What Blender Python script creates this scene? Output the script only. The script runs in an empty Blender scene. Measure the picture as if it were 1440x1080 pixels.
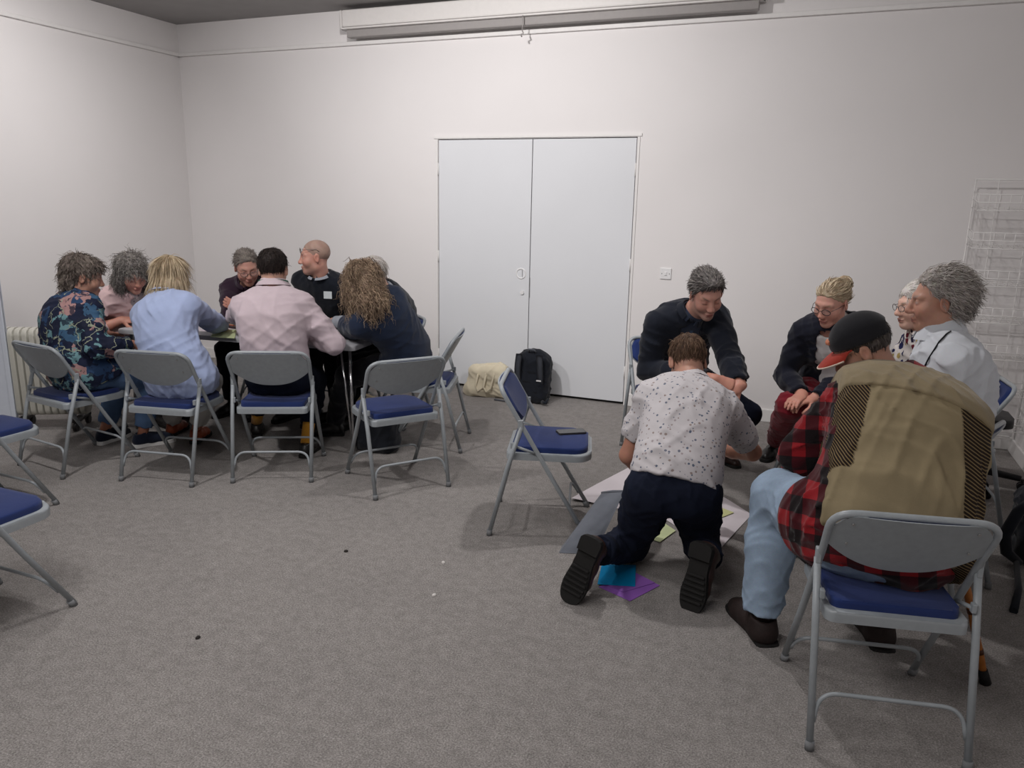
import bpy, bmesh, math, random
import numpy as np
from mathutils import Vector, Matrix
random.seed(7); np.random.seed(7)
SC = bpy.context.scene
COL = SC.collection
# ------------------------------------------------------------------ camera
CAM_H, FOC, PITCH, ROLL, YAW = 1.63, 1076.43, 0.2325, 0.0198, -0.3791
_fw = np.array([math.sin(YAW)*math.cos(PITCH), math.cos(YAW)*math.cos(PITCH), -math.sin(PITCH)])
_r = np.array([math.cos(YAW), -math.sin(YAW), 0.0]); _u = np.cross(_r, _fw)
CR = math.cos(ROLL)*_r + math.sin(ROLL)*_u; CU = -math.sin(ROLL)*_r + math.cos(ROLL)*_u; CF = _fw
CP = np.array([0, 0, CAM_H])
cd = bpy.data.cameras.new('camera'); co = bpy.data.objects.new('camera', cd); COL.objects.link(co)
cd.sensor_fit = 'HORIZONTAL'; cd.sensor_width = 36.0; cd.lens = 36.0*FOC/1440.0; cd.clip_start = .05
co.matrix_world = Matrix(((CR[0], CU[0], -CF[0], 0), (CR[1], CU[1], -CF[1], 0), (CR[2], CU[2], -CF[2], CAM_H), (0, 0, 0, 1)))
SC.camera = co
def ray(px, py): return CF + CR*(px-720)/FOC + CU*(540-py)/FOC
def at(px, py, t): return CP + ray(px, py)*t                      # point at depth t
def flo(px, py, z=0.0): d = ray(px, py); return CP + d*((z-CAM_H)/d[2])   # point at height z
FH = np.array([math.sin(YAW), math.cos(YAW), 0.0])                # level "away from the camera"
def face(a, b): v = _r*a + FH*b; return v/np.linalg.norm(v)
# ------------------------------------------------------------------ world, lights, exposure
SC.view_settings.view_transform = 'Standard'; SC.view_settings.look = 'None'
SC.view_settings.gamma = 1.0; SC.view_settings.use_curve_mapping = False
SC.view_settings.exposure = -0.06
SC.cycles.use_denoising = True
wd = bpy.data.worlds.new('world'); SC.world = wd; wd.use_nodes = True
wd.node_tree.nodes['Background'].inputs[0].default_value = (.62, .62, .66, 1)
wd.node_tree.nodes['Background'].inputs[1].default_value = 0.05
def aim(o, tgt):
    d = Vector(tgt) - o.location; o.rotation_euler = d.to_track_quat('-Z', 'Y').to_euler()
def spot(name, loc, tgt, power, ang, blend=.8, rad=.06, col=(1, .93, .86)):
    l = bpy.data.lights.new(name, 'SPOT'); l.energy = power; l.spot_size = math.radians(ang); l.spot_blend = blend
    l.shadow_soft_size = rad; l.color = col
    o = bpy.data.objects.new(name, l); COL.objects.link(o); o.location = loc; aim(o, tgt); return o
def area(name, loc, tgt, power, sx, sy, col=(1, .95, .9)):
    l = bpy.data.lights.new(name, 'AREA'); l.shape = 'RECTANGLE'; l.size = sx; l.size_y = sy; l.energy = power; l.color = col
    o = bpy.data.objects.new(name, l); COL.objects.link(o); o.location = loc; aim(o, tgt); return o
LC = (1, .967, .962)
spot('ceiling_spot_door', (-2.3, 3.5, 3.12), (-2.4, 6.1, 2.2), 235, 115, 1.0, col=LC)
spot('ceiling_spot_corner', (-4.2, 3.6, 3.12), (-5.95, 3.7, 1.9), 130, 130, 1.0, col=LC)
spot('fill_spot_back', (-4.3, 4.0, 3.12), (-4.8, 6.1, 1.7), 38, 140, 1.0, col=LC)  # added fill that brightens the dim back left corner, no known fixture
spot('ceiling_spot_table', (-3.4, 2.4, 3.12), (-3.3, 4.2, .6), 125, 130, .9, col=LC)
spot('ceiling_spot_circle', (-1.1, 4.0, 3.12), (-.2, 3.7, .3), 115, 140, .9, col=LC)
spot('fill_spot_right', (.1, 3.9, 3.12), (.5, 6.1, 1.7), 42, 140, 1.0, col=LC)  # extra lamp put in to lift the dark right-hand wall
spot('fill_spot_floor', (-2.0, 2.2, 3.12), (-1.9, 2.3, 0), 55, 140, 1.0, rad=.1, col=LC)  # made-up downlight, only there to brighten the open carpet
area('fill_area', (-1.6, .2, 3.18), (-1.4, .5, 0), 72, 2.4, .6, col=LC)  # invented soft fill over the near floor, not a real ceiling fixture
# ------------------------------------------------------------------ materials
def lin(c): return tuple(((x/255)/12.92 if x/255 <= .04045 else ((x/255+.055)/1.055)**2.4) for x in c)
class NT:
    def __init__(s, name, rough=.8, spec=.3):
        s.m = bpy.data.materials.new(name); s.m.use_nodes = True; s.t = s.m.node_tree
        s.b = s.t.nodes['Principled BSDF']; s.b.inputs['Roughness'].default_value = rough
        s.b.inputs['Specular IOR Level'].default_value = spec
    def n(s, typ, **kw):
        nd = s.t.nodes.new(typ)
        for k, v in kw.items():
            if isinstance(v, tuple) and k.startswith('i_'): pass
            setattr(nd, k, v)
        return nd
    def l(s, a, b): s.t.links.new(a, b)
    def coord(s, scale=(1, 1, 1), rot=(0, 0, 0)):
        tc = s.n('ShaderNodeTexCoord'); mp = s.n('ShaderNodeMapping')
        mp.inputs['Scale'].default_value = scale; mp.inputs['Rotation'].default_value = rot
        s.l(tc.outputs['Object'], mp.inputs[0]); return mp.outputs[0]
    def noise(s, co, scale, detail=3, rough=.55, dist=0):
        nd = s.n('ShaderNodeTexNoise'); nd.inputs['Scale'].default_value = scale; nd.inputs['Detail'].default_value = detail
        nd.inputs['Roughness'].default_value = rough; nd.inputs['Distortion'].default_value = dist
        if co is not None: s.l(co, nd.inputs['Vector'])
        return nd
    def ramp(s, fac, stops, interp='LINEAR'):
        r = s.n('ShaderNodeValToRGB'); r.color_ramp.interpolation = interp
        e = r.color_ramp.elements
        while len(e) < len(stops): e.new(.5)
        for el, (p, c) in zip(e, stops): el.position = p; el.color = (*c, 1) if len(c) == 3 else c
        s.l(fac, r.inputs[0]); return r.outputs[0]
    def mix(s, fac, a, b, mode='MIX'):
        m = s.n('ShaderNodeMix', data_type='RGBA', blend_type=mode)
        for i, v in ((0, fac), (6, a), (7, b)):
            if isinstance(v, (int, float)): m.inputs[i].default_value = v
            elif isinstance(v, tuple): m.inputs[i].default_value = (*v, 1)
            else: s.l(v, m.inputs[i])
        return m.outputs[2]
    def math(s, op, a, b=0.0, c=None):
        m = s.n('ShaderNodeMath', operation=op)
        for i, v in enumerate((a, b) if c is None else (a, b, c)):
            if isinstance(v, (int, float)): m.inputs[i].default_value = v
            else: s.l(v, m.inputs[i])
        return m.outputs[0]
    def bump(s, h, strength=.3, dist=.005):
        bp = s.n('ShaderNodeBump'); bp.inputs['Strength'].default_value = strength; bp.inputs['Distance'].default_value = dist
        s.l(h, bp.inputs['Height']); s.l(bp.outputs[0], s.b.inputs['Normal'])
    def col(s, c):
        if isinstance(c, tuple): s.b.inputs['Base Color'].default_value = (*c, 1)
        else: s.l(c, s.b.inputs['Base Color'])
MC = {}
def plain(name, rgb, rough=.6, var=.06, scale=30., bump=0., spec=.3, metal=0., bscale=None):
    if name in MC: return MC[name]
    t = NT(name, rough, spec); c = lin(rgb); co_ = t.coord(); nz = t.noise(co_, scale)
    a = tuple(x*(1-var) for x in c); b = tuple(min(1, x*(1+var)) for x in c)
    t.col(t.ramp(nz.outputs[0], [(.3, a), (.7, b)])); t.b.inputs['Metallic'].default_value = metal
    if bump:
        n2 = t.noise(co_, bscale or scale*4, 2); t.bump(n2.outputs[0], bump, .003)
    MC[name] = t.m; return t.m
def cloth(name, rgb, var=.12, weave=420., bump=.35, rough=.92, sheen=.15, fold=.0):
    if name in MC: return MC[name]
    t = NT(name, rough, .15); c = lin(rgb); co_ = t.coord()
    n1 = t.noise(co_, 9., 4); n2 = t.noise(co_, weave, 2)
    a = tuple(x*(1-var) for x in c); b = tuple(min(1, x*(1+var)) for x in c)
    base = t.ramp(n1.outputs[0], [(.3, a), (.7, b)])
    t.col(t.mix(.12, base, n2.outputs[1], 'OVERLAY'))
    h = t.math('ADD', t.math('MULTIPLY', n1.outputs[0], 1.2), t.math('MULTIPLY', n2.outputs[0], .25))
    t.bump(h, bump, .006); t.b.inputs['Sheen Weight'].default_value = sheen
    MC[name] = t.m; return t.m
def attr_mat(name, rough=.55, spec=.35, bscale=250., bump=.15, sss=0., attr='Col'):
    if name in MC: return MC[name]
    t = NT(name, rough, spec); a = t.n('ShaderNodeVertexColor'); a.layer_name = attr
    co_ = t.coord(); nz = t.noise(co_, 60., 3)
    t.col(t.mix(.10, a.outputs[0], nz.outputs[1], 'OVERLAY'))
    n2 = t.noise(co_, bscale, 2); t.bump(n2.outputs[0], bump, .002)
    if sss: t.b.inputs['Subsurface Weight'].default_value = sss; t.b.inputs['Subsurface Scale'].default_value = .008
    MC[name] = t.m; return t.m
# ------------------------------------------------------------------ object helpers
def link(name, me, m=None, parent=None):
    o = bpy.data.objects.new(name, me); COL.objects.link(o)
    if m is not None and me is not None: me.materials.append(m)
    if parent is not None: o.parent = parent
    return o
def tag(o, label, cat, group=None):
    o['label'] = label; o['category'] = cat
    if group: o['group'] = group
    return o
def thing(name, label, cat, loc=(0, 0, 0), rz=0., group=None):
    o = bpy.data.objects.new(name, None); COL.objects.link(o); o.location = loc; o.rotation_euler = (0, 0, rz)
    o.empty_display_size = .1
    return tag(o, label, cat, group)
def struct(o): o['kind'] = 'structure'; return o
def npmesh(name, V, F, smooth=True, cols=None):
    """V (n,3); F (m,4) or (m,3) int array"""
    V = np.asarray(V, np.float32); F = np.asarray(F, np.int32); k = F.shape[1]
    me = bpy.data.meshes.new(name); me.vertices.add(len(V)); me.vertices.foreach_set('co', V.ravel())
    me.loops.add(F.size); me.loops.foreach_set('vertex_index', F.ravel())
    me.polygons.add(len(F)); me.polygons.foreach_set('loop_start', np.arange(0, F.size, k, dtype=np.int32))
    me.polygons.foreach_set('loop_total', np.full(len(F), k, np.int32))
    me.polygons.foreach_set('use_smooth', np.full(len(F), smooth, bool))
    me.update(calc_edges=True)
    if cols is not None:
        a = me.color_attributes.new('Col', 'FLOAT_COLOR', 'POINT'); c = np.ones((len(V), 4), np.float32); c[:, :3] = cols
        a.data.foreach_set('color', c.ravel())
    return me
class MB:
    """collects boxes / tubes / lofts into one mesh"""
    def __init__(s): s.bm = bmesh.new()
    def box(s, c, size, rz=0., bev=0., rot=None, seg=2):
        m = Matrix.Translation(Vector(c)) @ (rot.to_4x4() if rot is not None else Matrix.Rotation(rz, 4, 'Z')) @ Matrix.Diagonal((*size, 1))
        g = bmesh.ops.create_cube(s.bm, size=1.0, matrix=m)
        if bev:
            ed = list({e for v in g['verts'] for e in v.link_edges})
            bmesh.ops.bevel(s.bm, geom=ed, offset=bev, segments=seg, affect='EDGES', profile=.5)
        return s
    def tube(s, pts, r, n=8, cap=True, closed=False):
        P = [Vector(p) for p in pts]; rr = r if isinstance(r, (list, tuple)) else [r]*len(P)
        rings = []; up = None
        for i, p in enumerate(P):
            if closed: d = P[(i+1) % len(P)] - P[i-1]
            else: d = (P[min(i+1, len(P)-1)] - P[max(i-1, 0)])
            d.normalize()
            if up is None: up = d.orthogonal().normalized()
            up = (up - d*up.dot(d)); up = up.normalized() if up.length > 1e-6 else d.orthogonal().normalized()
            w = d.cross(up)
            rings.append([s.bm.verts.new(p + (up*math.cos(2*math.pi*k/n) + w*math.sin(2*math.pi*k/n))*rr[i]) for k in range(n)])
        m = len(rings)
        for i in range(m if closed else m-1):
            a, b = rings[i], rings[(i+1) % m]
            for k in range(n):
                f = s.bm.faces.new((a[k], a[(k+1) % n], b[(k+1) % n], b[k])); f.smooth = True
        if cap and not closed:
            s.bm.faces.new(rings[0][::-1]); s.bm.faces.new(rings[-1])
        return s
    def grid(s, fn, nu, nv, smooth=True, closed_u=False):
        vs = [[s.bm.verts.new(fn(i/(nu if closed_u else nu-1), j/(nv-1))) for j in range(nv)] for i in range(nu)]
        for i in range(nu if closed_u else nu-1):
            for j in range(nv-1):
                f = s.bm.faces.new((vs[i][j], vs[(i+1) % nu][j], vs[(i+1) % nu][j+1], vs[i][j+1])); f.smooth = smooth
        return vs
    def slab(s, outline, z0, z1, bev=0., seg=2, smooth=True):
        vb = [s.bm.verts.new((x, y, z0)) for x, y in outline]; vt = [s.bm.verts.new((x, y, z1)) for x, y in outline]
        n = len(outline); top = s.bm.faces.new(vt); s.bm.faces.new(vb[::-1]); fs = []
        for i in range(n): fs.append(s.bm.faces.new((vb[i], vb[(i+1) % n], vt[(i+1) % n], vt[i])))
        if bev:
            bmesh.ops.bevel(s.bm, geom=list(top.edges), offset=bev, segments=seg, affect='EDGES', profile=.5)
        return s
    def mesh(s, name, recalc=True):
        if recalc: bmesh.ops.recalc_face_normals(s.bm, faces=s.bm.faces[:])
        me = bpy.data.meshes.new(name); s.bm.to_mesh(me); s.bm.free(); return me
    def build(s, name, m, parent=None, smooth_ang=None):
        me = s.mesh(name)
        if smooth_ang is not None:
            me.polygons.foreach_set('use_smooth', np.ones(len(me.polygons), bool)); me.set_sharp_from_angle(angle=math.radians(smooth_ang))
        return link(name, me, m, parent)
def rrect(w, d, r, n=5, cx=0, cy=0):
    o = []
    for sx, sy, a0 in ((1, 1, 0), (-1, 1, 90), (-1, -1, 180), (1, -1, 270)):
        for k in range(n+1):
            a = math.radians(a0 + 90*k/n); o.append((cx + sx*(w/2-r) + r*math.cos(a), cy + sy*(d/2-r) + r*math.sin(a)))
    return o
def arc(a, corner, b, r, n=5):
    """rounded corner between a-corner-b, radius r along legs (quadratic)"""
    a, c, b = Vector(a), Vector(corner), Vector(b); p = c + (a-c).normalized()*r; q = c + (b-c).normalized()*r
    return [p*(1-t)**2 + c*2*t*(1-t) + q*t*t for t in [k/n for k in range(n+1)]]
def copy_tree(o, parent=None):
    c = o.copy(); COL.objects.link(c); c.parent = parent
    for ch in o.children: copy_tree(ch, c)
    return c
# ------------------------------------------------------------------ the room
XL, XR, YB, YF, ZC = -5.95, 1.36, 6.111, -2.6, 3.217
def wall_material(name, rgb):
    t = NT(name, .75, .25); co_ = t.coord(); n1 = t.noise(co_, 1.3, 4); n2 = t.noise(co_, 220., 3)
    c = lin(rgb); t.col(t.ramp(n1.outputs[0], [(.3, tuple(x*.97 for x in c)), (.7, c)])); t.bump(n2.outputs[0], .06, .002); return t.m
M_wall = wall_material('wall_paint', (225, 222, 221))
M_door = wall_material('door_paint', (217, 219, 222))
M_trim = plain('trim_paint', (224, 222, 220), .5, .02)
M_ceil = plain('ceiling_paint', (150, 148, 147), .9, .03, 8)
t = NT('carpet', .95, .1); co_ = t.coord()
n1 = t.noise(co_, 170., 4, .7); n2 = t.noise(co_, 2.2, 4, .6); n3 = t.noise(co_, 22., 4, .65)
c1 = t.ramp(n1.outputs[0], [(.30, lin((98, 95, 93))), (.52, lin((143, 139, 136))), (.72, lin((178, 174, 171)))])
c2 = t.mix(.40, c1, t.ramp(n3.outputs[0], [(.3, (.32, .32, .32)), (.7, (.68, .68, .68))]), 'OVERLAY')
c3 = t.mix(.22, c2, t.ramp(n2.outputs[0], [(.3, (.36, .35, .35)), (.7, (.62, .61, .60))]), 'OVERLAY')
t.col(c3); t.bump(t.math('ADD', n1.outputs[0], t.math('MULTIPLY', n3.outputs[0], .5)), .7, .006); M_carpet = t.m
def wall_box(name, c, size, m): return struct(MB().box(c, size).build(name, m))
cx, cy, lx, ly = (XL+XR)/2, (YB+YF)/2, XR-XL, YB-YF
wall_box('floor', (cx, cy, -.05), (lx+.4, ly+.4, .1), M_carpet)
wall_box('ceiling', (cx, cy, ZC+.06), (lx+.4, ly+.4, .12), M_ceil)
wall_box('wall_left', (XL-.1, cy, ZC/2), (.2, ly+.4, ZC), M_wall)
wall_box('wall_right', (XR+.1, cy, ZC/2), (.2, ly+.4, ZC), M_wall)
wall_box('wall_front', (cx, YF-.1, ZC/2), (lx, .2, ZC), M_wall)
DX0, DX1, DZ = -3.159, -1.429, 2.145
b = MB(); b.box(((XL+DX0)/2, YB+.1, ZC/2), (DX0-XL, .2, ZC)); b.box(((DX1+XR)/2, YB+.1, ZC/2), (XR-DX1, .2, ZC))
b.box(((DX0+DX1)/2, YB+.1, (DZ+ZC)/2), (DX1-DX0, .2, ZC-DZ)); struct(b.build('wall_back', M_wall))
M_dark = plain('dark_gap', (18, 17, 16), .9, .02)
wall_box('wall_behind_doors', ((DX0+DX1)/2, YB+.19, DZ/2), (DX1-DX0+.1, .04, DZ+.1), M_dark)
# double door: two flush leaves set in a thin frame
M_metal = plain('brushed_metal', (176, 176, 176), .35, .05, 60, metal=.8)
M_whiteplastic = plain('white_plastic', (226, 226, 226), .35, .01)
DM = (DX0+DX1)/2
for k, (a, bb) in enumerate(((DX0+.006, DM-.003), (DM+.003, DX1-.006))):
    d = struct(MB().box(((a+bb)/2, YB+.021, DZ/2+.008), (bb-a, .04, DZ-.030), bev=.002).build('door_%d' % (k+1), M_door))
    hx = a-.003 if k == 0 else bb+.003
    for hz in (.28, 1.16, 1.90):
        MB().tube([(hx, YB-.004, hz-.05), (hx, YB-.004, hz+.05)], .006, 8).build('hinge', M_trim, d)
    if k == 0:
        g = MB(); n = 28
        def ringf(u, v, cx_=DM-.078, cz_=1.045):
            a_ = u*2*math.pi; prof = [(.048, 0), (.046, -.004), (.040, -.006), (.036, -.004), (.034, .006), (.0, .012)]
            rr, yy = prof[round(v*5)]; return (cx_+rr*math.cos(a_), YB+.001+yy, cz_+rr*math.sin(a_))
        g.grid(ringf, 28, 6, closed_u=True); fp = g.build('flush_pull', M_whiteplastic, d)
        MB().box((DM-.066, YB+.004, 1.045), (.004, .006, .06)).build('pull_lip', M_metal, fp)
        lk = MB(); lk.tube([(DM-.062, YB+.002, .885), (DM-.062, YB-.010, .885)], .017, 20).build('lock_cylinder', M_whiteplastic, d)
    else:
        MB().box((DM+.004, YB-.001, .93), (.006, .006, .17)).build('edge_bolt', M_metal, d)
b = MB()
b.box((DX0-.012, YB-.003, DZ/2), (.018, .008, DZ)); b.box((DX1+.012, YB-.003, DZ/2), (.018, .008, DZ))
b.box((DM, YB-.004, DZ+.016), (DX1-DX0+.07, .010, .022)); struct(b.build('trim_1', M_trim))
# picture rail and the slightly proud band above it
for nm, c, s in (('trim_2', (cx, YB-.016, 2.945), (lx, .032, .030)), ('trim_3', (XL+.016, cy, 2.945), (.032, ly, .030)),
                 ('trim_4', (cx, YB-.006, 3.09), (lx, .012, .27)), ('trim_5', (XL+.006, cy, 3.09), (.012, ly, .27))):
    struct(MB().box(c, s, bev=.003).build(nm, M_trim if nm in ('trim_2', 'trim_3') else M_wall))
for nm, c, s in (('baseboard_back', ((DX1+.03+XR)/2, YB-.009, .05), (XR-DX1-.03, .018, .10)), ('baseboard_back_left', ((DX0-.03+XL)/2, YB-.009, .05), (DX0-.03-XL, .018, .10)),
                 ('baseboard_left', (XL+.009, cy, .05), (.018, ly, .10)), ('baseboard_right', (XR-.009, cy, .05), (.018, ly, .10))):
    struct(MB().box(c, s, bev=.004).build(nm, M_trim))
# wall socket / switch plate
sw = thing('light_switch', 'white double light switch plate on the wall right of the doors', 'switch', (-1.143, YB, 1.063))
MB().box((0, -.005, .045), (.088, .010, .088), bev=.004).build('plate', M_whiteplastic, sw)
MB().box((0, -.012, .045), (.020, .006, .028), bev=.002).build('rocker', M_whiteplastic, sw)
for sx in (-.03, .03): MB().tube([(sx, -.0095, .045), (sx, -.0115, .045)], .004, 10).build('screw', M_metal, sw)
# projection screen case under the ceiling
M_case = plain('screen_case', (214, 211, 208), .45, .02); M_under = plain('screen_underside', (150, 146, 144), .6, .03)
SX0, SX1, SY = -3.98, -.57, 6.005
ps = thing('projection_screen', 'long white roller projection screen case fixed high above the doors', 'screen', ((SX0+SX1)/2, SY, 2.925))
L = SX1-SX0
MB().box((0, 0, .190), (L, .13, .135), bev=.012).build('case', M_case, ps)
MB().box((0, -.02, .112), (L+.03, .10, .014), bev=.004).build('flange', M_case, ps)
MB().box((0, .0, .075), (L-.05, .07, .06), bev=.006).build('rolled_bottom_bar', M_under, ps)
for sx in (-1, 1): MB().box((sx*(L/2+.008), 0, .180), (.02, .14, .15), bev=.006).build('end_cap', M_case, ps)
cord = MB(); cord.tube([(-.06, -.07, .11), (-.058, -.072, .05), (-.062, -.075, .0)], .004, 6); cord.tube([(-.062, -.075, .0), (-.05, -.075, -.02), (-.075, -.075, -.03), (-.062, -.075, -.045)], .006, 6)
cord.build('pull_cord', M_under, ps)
# ------------------------------------------------------------------ folding chairs
M_steel = plain('grey_steel', (150, 156, 160), .38, .05, 40, .08, .5)
M_bluepad = cloth('blue_upholstery', (35, 50, 98), .10, 500., .3)
M_rubber = plain('grey_rubber', (120, 122, 124), .7, .05)
def make_chair():
    root = thing('folding_chair', '', 'chair')
    ty = lambda z: .24 - .584*z
    L_ = [(.222, ty(0)+.0, .012), (.222, ty(.3), .3), (.224, ty(.62), .62)]
    path = [Vector(p) for p in L_]
    c = (.232, ty(.77), .77)
    path += arc((.224, ty(.62), .62), c, (0, ty(.77), .77), .075, 6)
    path += [Vector((-p.x, p.y, p.z)) for p in path[::-1]]
    MB().tube(path, .0115, 10).build('back_frame', M_steel, root)
    for s in (-1, 1):
        rl = MB(); rl.tube([(s*.226, -.25, .012), (s*.229, -.165, .36), (s*.231, ty(.575)-.004, .575)], .0115, 10)
        o = rl.build('rear_leg', M_steel, root)
        MB().tube([(s*.226, -.2505, 0), (s*.226, -.249, .03)], .0145, 10).build('rubber_foot', M_rubber, o)
        MB().box((s*.231, ty(.575)-.008, .585), (.016, .026, .05), bev=.003).build('hinge_bracket', M_steel, root)
        MB().tube([(s*.222, ty(0), 0), (s*.222, ty(.03), .03)], .0145, 10).build('rubber_foot', M_rubber, root)
        lk = MB(); lk.tube([(s*.214, -.142, .475), (s*.213, -.03, .438)], .007, 8); lk.box((s*.216, -.142, .475), (.014, .022, .03), bev=.003)
        lk.build('seat_link', M_steel, root)
    def brace(yf, z0, z1, x):
        p = [(x, yf(z0), z0)] + arc((x, yf(z0), z0), (x-.012, yf(z1), z1), (0, yf(z1), z1), .06, 6)
        p = [Vector(q) for q in p]; return p + [Vector((-q.x, q.y, q.z)) for q in p[::-1]]
    MB().tube(brace(lambda z: -.25+.24*z, .085, .175, .218), .007, 8).build('brace', M_steel, root)
    MB().tube(brace(lambda z: ty(z)-.005, .085, .155, .214), .007, 8).build('brace', M_steel, root)
    # seat
    def outl(w, y0, y1, rf, rb, n=6):
        o = []
        for cx_, cy_, r, a0 in ((w-rf, y1-rf, rf, 0), (-w+rf, y1-rf, rf, 90), (-w+rb, y0+rb, rb, 180), (w-rb, y0+rb, rb, 270)):
            for k in range(n+1):
                a = math.radians(a0+90*k/n); o.append((cx_+r*math.cos(a), cy_+r*math.sin(a)))
        return o
    MB().slab(outl(.205, -.175, .245, .09, .03), .398, .434, .010, 3).build('seat_pan', M_steel, root, 40)
    MB().slab(outl(.186, -.150, .226, .08, .03), .430, .462, .014, 4).build('seat_pad', M_bluepad, root, 60)
    # back panel, curved, smile-shaped lower edge
    def pan(off, inx, ztop, thick):
        def fn(u, v):
            x = (u*2-1)*(.222-inx); e = abs(u*2-1); zb = .555 + inx*.6 + .085*e**2.4; zt = ztop - .05*max(0, (e-.72)/.28)**2.2
            z = zb + (zt-zb)*v; y = ty(z) - .026*(1-(x/.222)**2)
            return (x, y+off, z)
        return fn
    b = MB(); na, nb = 25, 9
    A = b.grid(pan(-.005, .004, .766, 0), na, nb); B = b.grid(pan(.003, .004, .766, 0), na, nb)
    for i in range(na-1):
        for j in (0, nb-1): b.bm.faces.new((A[i][j], A[i+1][j], B[i+1][j], B[i][j]))
    for j in range(nb-1):
        for i in (0, na-1): b.bm.faces.new((A[i][j], A[i][j+1], B[i][j+1], B[i][j]))
    bp = b.build('back_panel', M_steel, root, 50)
    for s in (-1, 1):
        for z in (.735, .655):
            x = s*.17; y = ty(z)-.026*(1-(x/.222)**2)-.006; MB().tube([(x, y, z), (x, y-.003, z-.001)], .0045, 8).build('rivet', M_metal, bp)
    b = MB()
    f0 = pan(.004, .012, .768, 0)
    def puff(u, v):
        x, y, z = f0(u, v); e = min(u, 1-u, v*.6, (1-v)*.6)*2; return (x, y+.022*min(1, (max(e, 0)/.10))**.5, z)
    A = b.grid(puff, 29, 13); B = b.grid(f0, 29, 13)
    for i in range(28):
        for j in (0, 12): b.bm.faces.new((A[i][j], A[i+1][j], B[i+1][j], B[i][j]))
    for j in range(12):
        for i in (0, 28): b.bm.faces.new((A[i][j], A[i][j+1], B[i][j+1], B[i][j]))
    bmesh.ops.remove_doubles(b.bm, verts=b.bm.verts[:], dist=.0004)
    b.build('back_pad', M_bluepad, root, 60)
    return root
CHAIRS = [  # x, y, yaw(deg), label
 (-4.196, 3.24, -7.9, 'grey steel folding chair under the person in the dark floral shirt'),
 (-3.51, 3.373, 11.7, 'grey steel folding chair under the blonde person in the pale blue shirt'),
 (-2.983, 3.65, 26.4, 'grey steel folding chair under the dark-haired person in the pale pink shirt'),
 (-2.24, 3.777, 52.6, 'empty folding chair with blue seat at the right end of the table'),
 (-2.416, 4.53, 107.4, 'folding chair side-on behind the person in the navy jumper with long curly hair'),
 (-1.238, 3.57, -73.7, 'empty blue folding chair with a dark phone on its seat'),
 (-.854, 4.904, 208.0, 'folding chair with blue back under the person in the dark suit jacket'),
 (.285, 2.547, 12.1, 'nearest grey folding chair, under the person in the tan vest'),
 (-2.905, 1.726, 0., 'folding chair at the left edge, nearest of the two cut off by the frame'),
 (-3.924, 2.448, -1.7, 'folding chair at the left edge, further of the two cut off by the frame'),
 (.51, 3.58, 66., 'folding chair with curved pale back under the person in the white fleece'),
 (.74, 4.61, 95., 'folding chair with blue back under the person in the flower print blouse'),
 (.16, 4.93, 150., 'dark-legged folding chair under the person in red trousers'),
 (-3.0, 5.02, 135., 'folding chair with dark back by the wall behind the grey-haired person at the table'),
 (-4.78, 4.10, -88., 'folding chair under the person in the pink cardigan at the table end'),
 (-4.07, 5.0, 188., 'folding chair under the person in the purple sweater'),
 (-3.52, 5.06, 178., 'folding chair under the person in the black sweater with a white name sticker'),
]
chair0 = make_chair()
for k, (x, y, a, lab) in enumerate(CHAIRS):
    o = chair0 if k == 0 else copy_tree(chair0)
    o.location = (x, y, 0); o.rotation_euler = (0, 0, math.radians(a)); o['label'] = lab; o['group'] = 'grey steel folding chairs with blue pads'
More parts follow.
